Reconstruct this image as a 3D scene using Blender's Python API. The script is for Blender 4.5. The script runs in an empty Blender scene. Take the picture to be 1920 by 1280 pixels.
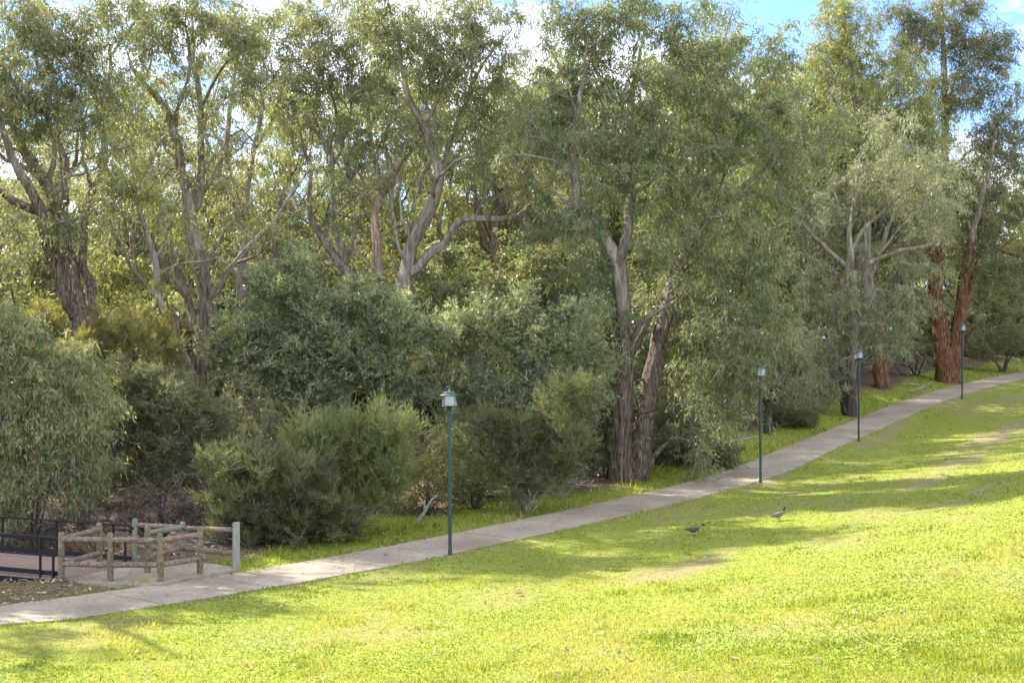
import bpy, math, random
import numpy as np
from mathutils import Vector

# ------------------------------------------------------------------ camera, sky, sun, exposure
F, HY, CZ = 2400.0, 690.0, 5.0          # focal length and horizon row in photo pixels, eye height above the low end of the path
SUN_AZ = Vector((-0.78, 0.63, 0)).normalized()
SUN_EL = math.radians(37)
EXPOSURE = 2.2
SUN_STRENGTH = 2.8
SKY_STRENGTH = 0.14
CLOUD_OFFSET = (0.0, 0.0, 0.0)

sc = bpy.context.scene
C = sc.collection
cam = bpy.data.objects.new('camera', bpy.data.cameras.new('camera'))
C.objects.link(cam)
cam.location = (0, 0, CZ)
cam.rotation_euler = (math.radians(90), 0, 0)
cam.data.sensor_width = 36
cam.data.lens = 36 * F / 1920
cam.data.shift_y = (HY - 640) / 1920
cam.data.clip_start = 0.1
cam.data.clip_end = 5000
sc.camera = cam

world = bpy.data.worlds.new('World')
sc.world = world
world.use_nodes = True
wn, wl = world.node_tree.nodes, world.node_tree.links
bg = wn['Background']
sky = wn.new('ShaderNodeTexSky')
sky.sky_type = 'NISHITA'
sky.sun_disc = False
sky.sun_elevation = SUN_EL
sky.sun_rotation = math.atan2(SUN_AZ.x, SUN_AZ.y)
sky.air_density = 0.38
sky.dust_density = 0.0
sky.ozone_density = 3.0
tc = wn.new('ShaderNodeTexCoord')
mp = wn.new('ShaderNodeMapping'); mp.inputs['Scale'].default_value = (1.5, 1.5, 3.5); mp.inputs['Location'].default_value = CLOUD_OFFSET
cn = wn.new('ShaderNodeTexNoise'); cn.inputs['Scale'].default_value = 2.0; cn.inputs['Detail'].default_value = 7; cn.inputs['Roughness'].default_value = 0.6
cr = wn.new('ShaderNodeValToRGB')
cr.color_ramp.elements[0].position = 0.45; cr.color_ramp.elements[0].color = (0, 0, 0, 1)
cr.color_ramp.elements[1].position = 0.70; cr.color_ramp.elements[1].color = (0.95, 0.95, 0.95, 1)
mx = wn.new('ShaderNodeMix'); mx.data_type = 'RGBA'
wl.new(tc.outputs['Generated'], mp.inputs['Vector']); wl.new(mp.outputs[0], cn.inputs['Vector']); wl.new(cn.outputs['Fac'], cr.inputs['Fac'])
wl.new(cr.outputs['Color'], mx.inputs['Factor']); wl.new(sky.outputs['Color'], mx.inputs['A'])
mx.inputs['B'].default_value = (9.0, 8.7, 8.3, 1)
wl.new(mx.outputs['Result'], bg.inputs['Color'])
bg.inputs['Strength'].default_value = SKY_STRENGTH

sun = bpy.data.objects.new('sun', bpy.data.lights.new('sun', 'SUN'))
C.objects.link(sun)
sun.data.energy = SUN_STRENGTH
sun.data.angle = math.radians(0.5)
sun.data.color = (1.0, 0.94, 0.82)
sdir = Vector((SUN_AZ.x * math.cos(SUN_EL), SUN_AZ.y * math.cos(SUN_EL), math.sin(SUN_EL)))
sun.rotation_euler = sdir.to_track_quat('Z', 'Y').to_euler()
sun.location = (-20, 10, 40)

vs = sc.view_settings
vs.view_transform = 'Standard'; vs.look = 'None'; vs.gamma = 1.0; vs.use_curve_mapping = False
vs.exposure = EXPOSURE
cy = sc.cycles
cy.max_bounces = 7; cy.diffuse_bounces = 4; cy.glossy_bounces = 2; cy.transmission_bounces = 5; cy.transparent_max_bounces = 6
cy.sample_clamp_indirect = 6.0
cy.use_denoising = True

rng = np.random.default_rng(7)
random.seed(7)

# ------------------------------------------------------------------ helpers
def P(px, py, D):
    return np.array([(px - 960) / F * D, D, CZ - (py - HY) / F * D])

def smooth(a, b, x):
    t = np.clip((np.asarray(x, float) - a) / (b - a), 0, 1)
    return t * t * (3 - 2 * t)

def catmull(pts, step):
    pts = np.asarray(pts, float)
    if len(pts) < 2: return pts
    e = np.vstack([2 * pts[0] - pts[1], pts, 2 * pts[-1] - pts[-2]])
    out = []
    for i in range(len(pts) - 1):
        p0, p1, p2, p3 = e[i], e[i + 1], e[i + 2], e[i + 3]
        n = max(1, int(np.linalg.norm((p2 - p1)[:3]) / step))
        t = (np.arange(n) / n)[:, None]
        out.append(0.5 * (2 * p1 + (p2 - p0) * t + (2 * p0 - 5 * p1 + 4 * p2 - p3) * t ** 2 + (3 * p1 - p0 - 3 * p2 + p3) * t ** 3))
    out.append(pts[-1:])
    return np.vstack(out)

def lattice(x, seed):
    x = x.astype(np.int64)
    h = (x[..., 0] * 374761393 + x[..., 1] * 668265263 + seed * 1442695041) & 0x7fffffff
    h = ((h ^ (h >> 13)) * 1274126177) & 0x7fffffff
    return ((h ^ (h >> 16)) & 0xffff) / 65535.0

def vnoise(x, y, seed=0):
    p = np.stack([np.asarray(x, float), np.asarray(y, float)], -1)
    i = np.floor(p); f = p - i; f = f * f * (3 - 2 * f)
    a = lattice(i, seed); b = lattice(i + [1, 0], seed); c = lattice(i + [0, 1], seed); d = lattice(i + [1, 1], seed)
    return (a * (1 - f[..., 0]) + b * f[..., 0]) * (1 - f[..., 1]) + (c * (1 - f[..., 0]) + d * f[..., 0]) * f[..., 1]

def fbm(x, y, seed=0, o=3):
    r, a, tot = 0, 1.0, 0
    for k in range(o):
        r = r + a * vnoise(np.asarray(x) * 2 ** k, np.asarray(y) * 2 ** k, seed + k); tot += a; a *= 0.5
    return r / tot

def mesh_np(name, verts, faces, k, mat, attrs=None, smooth_shade=False):
    me = bpy.data.meshes.new(name)
    verts = np.asarray(verts, np.float32).reshape(-1, 3); faces = np.asarray(faces, np.int32).reshape(-1, k)
    me.vertices.add(len(verts)); me.vertices.foreach_set('co', verts.ravel())
    me.loops.add(faces.size); me.loops.foreach_set('vertex_index', faces.ravel())
    me.polygons.add(len(faces)); me.polygons.foreach_set('loop_start', np.arange(len(faces), dtype=np.int32) * k)
    if smooth_shade: me.polygons.foreach_set('use_smooth', np.ones(len(faces), bool))
    me.update(calc_edges=True)
    for nm, (dom, arr) in (attrs or {}).items():
        at = me.attributes.new(nm, 'FLOAT', dom); at.data.foreach_set('value', np.asarray(arr, np.float32))
    if mat: me.materials.append(mat)
    return me

def obj(name, me, parent=None, loc=None):
    o = bpy.data.objects.new(name, me); C.objects.link(o)
    if parent: o.parent = parent
    if loc is not None: o.location = [float(v) for v in loc]
    return o

def tag(o, label=None, cat=None, group=None, kind=None):
    if label: o['label'] = label
    if cat: o['category'] = cat
    if group: o['group'] = group
    if kind: o['kind'] = kind
    return o

def thing(name, label, cat, loc, group=None):
    return tag(obj(name, None, None, loc), label, cat, group)

class MB:
    """collects tubes, boxes and lathes into one mesh of quads and triangles"""
    def __init__(s): s.v = []; s.f = []; s.n = 0; s.m = []; s.mi = 0
    def add(s, v, f):
        v = np.asarray(v, float); s.v.append(v)
        for q in f: s.f.append(tuple(int(i) + s.n for i in q)); s.m.append(s.mi)
        s.n += len(v)
    def box(s, c, size, ax=((1, 0, 0), (0, 1, 0), (0, 0, 1))):
        ax = np.asarray(ax, float); h = np.asarray(size, float) / 2; c = np.asarray(c, float)
        v = [c + ax[0] * h[0] * a + ax[1] * h[1] * b + ax[2] * h[2] * d for a in (-1, 1) for b in (-1, 1) for d in (-1, 1)]
        s.add(v, [(0, 1, 3, 2), (4, 6, 7, 5), (0, 4, 5, 1), (2, 3, 7, 6), (0, 2, 6, 4), (1, 5, 7, 3)])
    def tube(s, pts, rad, n=8, cap=True):
        v, f = tube(np.asarray(pts, float), np.asarray(rad, float) * np.ones(len(pts)), n)
        s.add(v, f)
        if cap:
            m = len(pts)
            s.add(v[:n], [tuple(range(n - 1, -1, -1))]); s.add(v[(m - 1) * n:], [tuple(range(n))])
    def lathe(s, prof, n=20, c=(0, 0, 0)):
        c = np.asarray(c, float); a = np.arange(n) / n * 2 * math.pi
        v = np.vstack([np.stack([r * np.cos(a), r * np.sin(a), z + 0 * a], 1) for r, z in prof]) + c
        f = [(i * n + j, i * n + (j + 1) % n, (i + 1) * n + (j + 1) % n, (i + 1) * n + j) for i in range(len(prof) - 1) for j in range(n)]
        s.add(v, f)
    def build(s, name, mats, parent=None, loc=None, smooth_shade=True):
        me = bpy.data.meshes.new(name)
        me.from_pydata(np.vstack(s.v).tolist(), [], s.f)
        for m in (mats if isinstance(mats, (list, tuple)) else [mats]): me.materials.append(m)
        me.polygons.foreach_set('material_index', s.m)
        if smooth_shade:
            me.polygons.foreach_set('use_smooth', [True] * len(me.polygons))
            try: me.set_sharp_from_angle(angle=math.radians(40))
            except Exception: pass
        me.update()
        return obj(name, me, parent, loc)

def tube(p, r, n, bump=None):
    p = np.asarray(p, float); m = len(p)
    t = np.gradient(p, axis=0); t /= np.linalg.norm(t, axis=1)[:, None] + 1e-9
    ref = np.array([0.31, 0.95, 0.02]) if abs(t[:, 1]).mean() < 0.8 else np.array([0.95, 0.1, 0.3])
    a = np.cross(t, ref); a /= np.linalg.norm(a, axis=1)[:, None] + 1e-9
    b = np.cross(t, a)
    ang = np.arange(n) / n * 2 * math.pi
    rr = r[:, None] * np.ones((1, n))
    if bump is not None: rr = rr * bump(np.cumsum(np.r_[0, np.linalg.norm(np.diff(p, axis=0), axis=1)]), ang)
    v = p[:, None, :] + rr[..., None] * (a[:, None, :] * np.cos(ang)[None, :, None] + b[:, None, :] * np.sin(ang)[None, :, None])
    i = np.arange(m - 1)[:, None] * n; j = np.arange(n)[None, :]; j2 = (j + 1) % n
    f = np.stack([i + j, i + j2, i + n + j2, i + n + j], -1).reshape(-1, 4)
    return v.reshape(-1, 3), f

# ------------------------------------------------------------------ materials
def newmat(name):
    m = bpy.data.materials.new(name); m.use_nodes = True
    return m, m.node_tree.nodes, m.node_tree.links, m.node_tree.nodes['Principled BSDF']

def ramp(nodes, stops):
    r = nodes.new('ShaderNodeValToRGB'); e = r.color_ramp.elements
    while len(e) < len(stops): e.new(0.5)
    for el, (p, c) in zip(e, stops): el.position = p; el.color = (*c, 1)
    return r

def leaf_mat(name, c1, c2, c3, trans, tf=0.42, rough=0.42, spec=0.45, gain=(1.54, 1.48, 1.26)):
    c1, c2, c3 = [tuple(a * g for a, g in zip(c, gain)) for c in (c1, c2, c3)]; tf = min(0.5, tf + 0.07)
    m, n, l, b = newmat(name)
    at = n.new('ShaderNodeAttribute'); at.attribute_name = 'rnd'
    r = ramp(n, [(0.08, c1), (0.5, c2), (0.95, c3)])
    l.new(at.outputs['Fac'], r.inputs['Fac']); l.new(r.outputs['Color'], b.inputs['Base Color'])
    b.inputs['Roughness'].default_value = rough
    b.inputs['Specular IOR Level'].default_value = spec
    t = n.new('ShaderNodeBsdfTranslucent')
    mm = n.new('ShaderNodeMix'); mm.data_type = 'RGBA'; mm.blend_type = 'MULTIPLY'; mm.inputs['Factor'].default_value = 1
    l.new(r.outputs['Color'], mm.inputs['A']); mm.inputs['B'].default_value = (*trans, 1)
    l.new(mm.outputs['Result'], t.inputs['Color'])
    mix = n.new('ShaderNodeMixShader'); mix.inputs[0].default_value = tf
    l.new(b.outputs[0], mix.inputs[1]); l.new(t.outputs[0], mix.inputs[2])
    l.new(mix.outputs[0], n['Material Output'].inputs['Surface'])
    return m

def noisy_mat(name, stops, scale=(1, 1, 1), nscale=4.0, detail=6, rough=0.9, bump=0.3, dist=0.02, stops2=None, scale2=0.6, spec=0.2, metallic=0):
    m, n, l, b = newmat(name)
    t = n.new('ShaderNodeTexCoord'); mpn = n.new('ShaderNodeMapping'); mpn.inputs['Scale'].default_value = scale
    l.new(t.outputs['Object'], mpn.inputs['Vector'])
    nz = n.new('ShaderNodeTexNoise'); nz.inputs['Scale'].default_value = nscale; nz.inputs['Detail'].default_value = detail; nz.inputs['Roughness'].default_value = 0.62
    l.new(mpn.outputs[0], nz.inputs['Vector'])
    r = ramp(n, stops); l.new(nz.outputs['Fac'], r.inputs['Fac'])
    col = r.outputs['Color']
    if stops2:
        n2 = n.new('ShaderNodeTexNoise'); n2.inputs['Scale'].default_value = scale2; n2.inputs['Detail'].default_value = 4
        l.new(t.outputs['Object'], n2.inputs['Vector'])
        r2 = ramp(n, stops2); l.new(n2.outputs['Fac'], r2.inputs['Fac'])
        mm = n.new('ShaderNodeMix'); mm.data_type = 'RGBA'; mm.blend_type = 'MULTIPLY'; mm.inputs['Factor'].default_value = 1
        l.new(col, mm.inputs['A']); l.new(r2.outputs['Color'], mm.inputs['B']); col = mm.outputs['Result']
    l.new(col, b.inputs['Base Color'])
    b.inputs['Roughness'].default_value = rough; b.inputs['Specular IOR Level'].default_value = spec; b.inputs['Metallic'].default_value = metallic
    if bump:
        bp = n.new('ShaderNodeBump'); bp.inputs['Strength'].default_value = bump; bp.inputs['Distance'].default_value = dist
        l.new(nz.outputs['Fac'], bp.inputs['Height']); l.new(bp.outputs[0], b.inputs['Normal'])
    return m

def two_bark(name, lower, upper, z0, band, lscale=(6, 6, 0.45), uscale=(2.2, 2.2, 0.45)):
    """rough bark round the foot that gives way to smooth shed bark higher up"""
    m, n, l, b = newmat(name)
    t = n.new('ShaderNodeTexCoord')
    def layer(sc_, ns, stops):
        mpn = n.new('ShaderNodeMapping'); mpn.inputs['Scale'].default_value = sc_; l.new(t.outputs['Object'], mpn.inputs['Vector'])
        nz = n.new('ShaderNodeTexNoise'); nz.inputs['Scale'].default_value = ns; nz.inputs['Detail'].default_value = 9; nz.inputs['Roughness'].default_value = 0.66
        l.new(mpn.outputs[0], nz.inputs['Vector']); r = ramp(n, stops); l.new(nz.outputs['Fac'], r.inputs['Fac']); return nz, r
    n1, r1 = layer(lscale, 3.2, lower); n2, r2 = layer(uscale, 2.6, upper)
    sep = n.new('ShaderNodeSeparateXYZ'); l.new(t.outputs['Object'], sep.inputs[0])
    n3 = n.new('ShaderNodeTexNoise'); n3.inputs['Scale'].default_value = 0.8; n3.inputs['Detail'].default_value = 5; l.new(t.outputs['Object'], n3.inputs['Vector'])
    ma = n.new('ShaderNodeMath'); ma.operation = 'MULTIPLY_ADD'; ma.inputs[1].default_value = band * 3.0; l.new(n3.outputs['Fac'], ma.inputs[0]); l.new(sep.outputs['Z'], ma.inputs[2])
    mr = n.new('ShaderNodeMapRange'); mr.inputs['From Min'].default_value = z0 + band; mr.inputs['From Max'].default_value = z0 + band * 2; l.new(ma.outputs[0], mr.inputs['Value'])
    mm = n.new('ShaderNodeMix'); mm.data_type = 'RGBA'; l.new(mr.outputs[0], mm.inputs['Factor']); l.new(r1.outputs[0], mm.inputs['A']); l.new(r2.outputs[0], mm.inputs['B'])
    l.new(mm.outputs['Result'], b.inputs['Base Color']); b.inputs['Roughness'].default_value = 0.92; b.inputs['Specular IOR Level'].default_value = 0.15
    bp = n.new('ShaderNodeBump'); bp.inputs['Strength'].default_value = 0.9; bp.inputs['Distance'].default_value = 0.07; l.new(n1.outputs['Fac'], bp.inputs['Height']); l.new(bp.outputs[0], b.inputs['Normal'])
    return m
ROUGH = [(0.34, (0.030, 0.020, 0.015)), (0.46, (0.115, 0.082, 0.062)), (0.56, (0.22, 0.165, 0.125)), (0.70, (0.38, 0.31, 0.25))]
DARKR = [(0.32, (0.03, 0.022, 0.018)), (0.5, (0.095, 0.07, 0.056)), (0.72, (0.20, 0.16, 0.13))]
ORANGE = [(0.34, (0.028, 0.013, 0.008)), (0.46, (0.125, 0.054, 0.028)), (0.57, (0.225, 0.115, 0.062)), (0.70, (0.40, 0.28, 0.20))]
SMOOTHB = [(0.3, (0.10, 0.068, 0.05)), (0.44, (0.21, 0.162, 0.125)), (0.57, (0.33, 0.28, 0.23)), (0.70, (0.50, 0.46, 0.405))]
WARM = (1.6, 1.4, 0.6)
SOFT = (1.4, 1.35, 0.7)
M = {
 'gum':    leaf_mat('gum_leaf', (0.092, 0.110, 0.066), (0.148, 0.162, 0.098), (0.245, 0.245, 0.155), SOFT, 0.42),
 'gum2':   leaf_mat('green_gum_leaf', (0.074, 0.100, 0.062), (0.120, 0.146, 0.092), (0.215, 0.228, 0.150), SOFT, 0.40),
 'gumy':   leaf_mat('yellow_gum_leaf', (0.115, 0.135, 0.062), (0.172, 0.188, 0.088), (0.255, 0.26, 0.13), SOFT, 0.43),
 'gumgrey':leaf_mat('grey_gum_leaf', (0.115, 0.135, 0.098), (0.175, 0.192, 0.140), (0.27, 0.275, 0.20), (1.35, 1.3, 0.8), 0.38),
 'gumdark':leaf_mat('dark_gum_leaf', (0.066, 0.076, 0.048), (0.105, 0.115, 0.070), (0.19, 0.19, 0.105), SOFT, 0.36),
 'weep':   leaf_mat('weeping_leaf', (0.105, 0.135, 0.088), (0.185, 0.21, 0.132), (0.34, 0.33, 0.19), (1.4, 1.3, 0.7), 0.42),
 'wattle': leaf_mat('wattle_leaf', (0.082, 0.112, 0.076), (0.148, 0.180, 0.124), (0.30, 0.32, 0.235), (1.35, 1.3, 0.7), 0.38, 0.42, 0.5),
 'olive':  leaf_mat('olive_leaf', (0.12, 0.122, 0.056), (0.18, 0.178, 0.078), (0.25, 0.24, 0.11), SOFT, 0.38),
 'tea':    leaf_mat('tea_tree_leaf', (0.095, 0.102, 0.066), (0.145, 0.152, 0.095), (0.21, 0.21, 0.13), (1.35, 1.3, 0.7), 0.38),
 'fuzz':   leaf_mat('needle_leaf', (0.088, 0.118, 0.052), (0.142, 0.172, 0.078), (0.225, 0.245, 0.125), SOFT, 0.38),
 'dark':   leaf_mat('dark_shrub_leaf', (0.058, 0.072, 0.042), (0.092, 0.110, 0.060), (0.155, 0.168, 0.09), SOFT, 0.36),
 'dead':   leaf_mat('dead_brush_leaf', (0.06, 0.045, 0.036), (0.115, 0.092, 0.074), (0.19, 0.16, 0.13), (1.2, 1.0, 0.8), 0.2),
 'far':    leaf_mat('far_leaf', (0.115, 0.14, 0.070), (0.175, 0.195, 0.100), (0.26, 0.265, 0.145), SOFT, 0.43),
 'bark':   noisy_mat('rough_bark', [(0.3, (0.06, 0.044, 0.034)), (0.5, (0.155, 0.118, 0.092)), (0.72, (0.29, 0.235, 0.19))], (5, 5, 0.7), 3.5, 8, 0.95, 0.7, 0.05,
                     [(0.35, (0.75, 0.72, 0.7)), (0.65, (1.25, 1.15, 1.05))], 0.5),
 'pale':   noisy_mat('smooth_pale_bark', [(0.3, (0.16, 0.115, 0.085)), (0.48, (0.29, 0.24, 0.195)), (0.7, (0.45, 0.41, 0.36))], (2.5, 2.5, 0.5), 2.5, 6, 0.8, 0.3, 0.03,
                     [(0.38, (0.62, 0.55, 0.5)), (0.62, (1.1, 1.08, 1.06))], 0.7),
 'salmon': noisy_mat('salmon_bark', [(0.3, (0.10, 0.07, 0.052)), (0.47, (0.28, 0.205, 0.155)), (0.68, (0.50, 0.41, 0.335))], (4, 4, 0.5), 3.0, 7, 0.85, 0.6, 0.04,
                     [(0.4, (0.7, 0.62, 0.56)), (0.62, (1.15, 1.08, 1.02))], 0.45),
 'stringy':noisy_mat('stringy_orange_bark', [(0.28, (0.09, 0.042, 0.024)), (0.5, (0.27, 0.135, 0.07)), (0.75, (0.44, 0.27, 0.165))], (6, 6, 0.35), 3.0, 8, 0.95, 0.8, 0.06,
                     [(0.35, (0.7, 0.62, 0.6)), (0.65, (1.2, 1.15, 1.1))], 0.5),
 'darkbark':noisy_mat('dark_bark', [(0.3, (0.035, 0.026, 0.022)), (0.5, (0.085, 0.065, 0.052)), (0.72, (0.16, 0.125, 0.10))], (5, 5, 0.7), 3.5, 8, 0.95, 0.7, 0.04),
 'bigbark': two_bark('big_gum_bark', ROUGH, SMOOTHB, 7.5, 1.6),
 'giantbark': two_bark('stringy_bark', ORANGE, SMOOTHB, 10.0, 1.5),
 'stoutbark': two_bark('stout_orange_bark', ORANGE, SMOOTHB, 4.5, 1.2),
 'greybark': two_bark('grey_gum_bark', DARKR, SMOOTHB, 3.2, 1.0),
 'leftbark': two_bark('left_gum_bark', ROUGH, SMOOTHB, 12.0, 3.0),
 'brownbark': two_bark('brown_gum_bark', DARKR[:1] + ROUGH[1:], SMOOTHB, 8.0, 3.5),
 'palebark': two_bark('pale_gum_bark', ROUGH, SMOOTHB, 3.0, 2.0),
 'twig':   noisy_mat('twig_bark', [(0.35, (0.19, 0.15, 0.12)), (0.6, (0.42, 0.36, 0.31))], (2, 2, 1), 1.5, 3, 0.9, 0),
 'deadwood':noisy_mat('weathered_wood', [(0.3, (0.17, 0.145, 0.125)), (0.5, (0.33, 0.295, 0.26)), (0.7, (0.52, 0.48, 0.43))], (4, 4, 4), 3, 6, 0.9, 0.4, 0.02),
 'timber': noisy_mat('treated_timber', [(0.3, (0.085, 0.066, 0.040)), (0.5, (0.20, 0.16, 0.10)), (0.7, (0.32, 0.27, 0.18))], (7, 7, 7), 2.2, 8, 0.88, 0.35, 0.01,
                     [(0.35, (0.75, 0.8, 0.7)), (0.65, (1.15, 1.08, 1.05))], 3.0),
 'timberrail': noisy_mat('weathered_rail_timber', [(0.3, (0.10, 0.074, 0.052)), (0.5, (0.235, 0.18, 0.132)), (0.7, (0.37, 0.305, 0.235))], (7, 7, 7), 2.2, 8, 0.88, 0.35, 0.01,
                     [(0.35, (0.75, 0.75, 0.7)), (0.65, (1.15, 1.1, 1.05))], 3.0),
 'timbergreen': noisy_mat('green_treated_timber', [(0.3, (0.15, 0.148, 0.095)), (0.6, (0.26, 0.26, 0.175))], (6, 6, 6), 2.2, 6, 0.85, 0.25, 0.01),
 'postgrey': noisy_mat('grey_green_paint', [(0.3, (0.22, 0.23, 0.18)), (0.6, (0.33, 0.34, 0.275))], (5, 5, 2), 3, 5, 0.7, 0.1, 0.005),
 'concrete': noisy_mat('path_concrete', [(0.25, (0.25, 0.20, 0.145)), (0.5, (0.375, 0.31, 0.23)), (0.75, (0.47, 0.40, 0.31))], (1, 1, 1), 9, 9, 0.92, 0.25, 0.006,
                     [(0.3, (0.78, 0.72, 0.68)), (0.55, (1.0, 1.0, 1.0)), (0.75, (1.13, 1.12, 1.1))], 0.55),
 'deck':   noisy_mat('deck_timber', [(0.3, (0.20, 0.135, 0.10)), (0.6, (0.36, 0.26, 0.20))], (6, 6, 6), 2, 6, 0.9, 0.25, 0.01),
 'steel':  noisy_mat('black_painted_steel', [(0.3, (0.008, 0.008, 0.008)), (0.7, (0.017, 0.017, 0.017))], (1, 1, 1), 6, 4, 0.55, 0.05, 0.003, spec=0.3),
 'lamp':   noisy_mat('dark_green_paint', [(0.3, (0.016, 0.040, 0.036)), (0.7, (0.028, 0.060, 0.053))], (1, 1, 1), 5, 5, 0.5, 0.05, 0.003, spec=0.5),
 'lampcap':noisy_mat('weathered_green_paint', [(0.3, (0.04, 0.082, 0.073)), (0.7, (0.075, 0.13, 0.115))], (1, 1, 1), 9, 5, 0.45, 0.05, 0.003, spec=0.5),
 'opal':   noisy_mat('opal_plastic', [(0.3, (0.36, 0.35, 0.31)), (0.7, (0.43, 0.42, 0.38))], (1, 1, 1), 4, 3, 0.5, 0, spec=0.4),
}
m, n, l, b = newmat('clear_polycarbonate')
gl = n.new('ShaderNodeBsdfGlossy'); gl.inputs['Roughness'].default_value = 0.12
tr = n.new('ShaderNodeBsdfTransparent'); tr.inputs['Color'].default_value = (0.86, 0.88, 0.88, 1)
df = n.new('ShaderNodeBsdfDiffuse'); df.inputs['Color'].default_value = (0.6, 0.62, 0.62, 1)
m1 = n.new('ShaderNodeMixShader'); m1.inputs[0].default_value = 0.16
m2 = n.new('ShaderNodeMixShader'); m2.inputs[0].default_value = 0.10
l.new(tr.outputs[0], m1.inputs[1]); l.new(df.outputs[0], m1.inputs[2]); l.new(m1.outputs[0], m2.inputs[1]); l.new(gl.outputs[0], m2.inputs[2])
l.new(m2.outputs[0], n['Material Output'].inputs['Surface'])
M['clear'] = m

def plain(name, col, rough=0.7, spec=0.3):
    return noisy_mat(name, [(0.3, tuple(c * 0.85 for c in col)), (0.7, tuple(c * 1.12 for c in col))], (1, 1, 1), 25, 3, rough, 0.1, 0.004, spec=spec)

# ------------------------------------------------------------------ terrain
LAMPS = [(-1.62, 33.9, 0.06), (9.16, 47.1, 0.78), (16.5, 60.7, 1.51), (25.7, 73.4, 3.2)]
edge = catmull([(-28, 15.5, 0.9), (-18.5, 19.2, 0.5), (-13.2, 21.7, 0.32), (-9.7, 24.0, 0.2), (-7.93, 26.1, 0.06), (-1.75, 34.0, 0.06), (8.95, 47.3, 0.80),
                (16.2, 60.9, 1.58), (25.3, 73.7, 3.28), (34.2, 85, 4.38), (44, 97, 5.2), (62, 117, 6.0), (110, 165, 7.0)], 0.5)
PW = 2.25
tang = np.gradient(edge[:, :2], axis=0); tang /= np.linalg.norm(tang, axis=1)[:, None]
norm = np.stack([tang[:, 1], -tang[:, 0]], 1)          # towards the lawn
arc = np.r_[0, np.cumsum(np.linalg.norm(np.diff(edge[:, :2], axis=0), axis=1))]
ARC_L = [arc[np.argmin(((edge[:, :2] - np.array(q[:2])) ** 2).sum(1))] for q in LAMPS]

def path_coords(x, y):
    x = np.atleast_1d(np.asarray(x, float)).ravel(); y = np.atleast_1d(np.asarray(y, float)).ravel()
    s = np.empty(len(x)); t = np.empty(len(x)); z = np.empty(len(x))
    for a in range(0, len(x), 20000):
        q = np.stack([x[a:a + 20000], y[a:a + 20000]], 1)
        d2 = (q ** 2).sum(1)[:, None] - 2 * q @ edge[:, :2].T + (edge[:, :2] ** 2).sum(1)[None]
        i = d2.argmin(1); dv = q - edge[i, :2]
        al = (dv * tang[i]).sum(1); sg = (dv * norm[i]).sum(1)
        dist = np.sqrt(np.maximum(d2[np.arange(len(i)), i], 0))
        s[a:a + 20000] = np.where(np.abs(al) > 1.0, np.sign(sg + 1e-9) * dist, sg)
        ta = np.clip(arc[i] + al, 0, arc[-1]); t[a:a + 20000] = ta
        z[a:a + 20000] = np.interp(ta, arc, edge[:, 2])
    return s, t, z

LD = np.array([0.572, 0.820]); LD /= np.linalg.norm(LD); LN = np.array([LD[1], -LD[0]]); L0 = np.array(LAMPS[0][:2])
etl = (edge[:, :2] - L0) @ LD
_tl = np.linspace(-60, 220, 561); _zl = np.interp(_tl, etl, edge[:, 2]); _k = np.exp(-np.linspace(-2.5, 2.5, 41) ** 2); _k /= _k.sum(); _zl = np.convolve(np.pad(_zl, 20, 'edge'), _k, 'valid')

def ground(x, y):
    shp = np.shape(x)
    s, t, zp = path_coords(x, y)
    xx = np.ravel(x); yy = np.ravel(y)
    # away from the path the lawn follows one straight fall line, so that the bends of the path leave no creases
    tl = (xx - L0[0]) * LD[0] + (yy - L0[1]) * LD[1]; sl = (xx - L0[0]) * LN[0] + (yy - L0[1]) * LN[1]
    wl_ = smooth(1.0, 7.0, s)
    far_l = smooth(1.0, 6.0, sl)
    wl_ = np.where(s > 0, np.maximum(wl_, far_l * smooth(0.4, 2.0, s)), 0)
    zp = zp * (1 - wl_) + np.interp(tl, _tl, _zl) * wl_
    s = np.where(s > 0, s * (1 - wl_) + np.maximum(sl, 0.05) * wl_, s)
    right = smooth(ARC_L[0] + 6, ARC_L[2], t)
    sp = np.maximum(s, 0)
    lawn = 0.165 * 1.6 * np.log1p(np.exp(np.clip((sp - 6.0) / 1.6, -20, 20)))
    lawn = np.where(sp > 30, 0.165 * 24 + (sp - 30) * 0.05, lawn)
    lawn = lawn - 0.02 - (0.02 + 0.13 * right) * smooth(0.0, 0.7, sp) * (1 - smooth(2.5, 6, sp)) 
    u = np.maximum(-s - PW, 0)
    far = (0.015 + 0.145 * right) * np.minimum(u, 11) - 0.03 * (u > 0)
    und = 0.10 * (fbm(xx * 0.35, yy * 0.35, 3) - 0.5)
    far = far + und * smooth(0.4, 2.5, u) * 2
    lawn = lawn + und * 0.9 * smooth(0.6, 2.5, sp)
    g = np.exp(-((xx + 14.6 - 0.25 * (yy - 30)) / 1.7) ** 2) * smooth(0.8, 2.4, u) * (1 - smooth(25, 40, u))
    far = far - 1.3 * g
    z = zp + np.where(s >= 0, lawn, np.where(s > -PW, -0.07, far))
    return z.reshape(shp)

def hit(px, py):
    D = np.linspace(8, 160, 3000)
    x = (px - 960) / F * D; z = CZ - (py - HY) / F * D
    g = ground(x, D)
    k = np.argmax(z <= g) if (z <= g).any() else len(D) - 1
    return np.array([x[k], D[k], g[k]])

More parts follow.
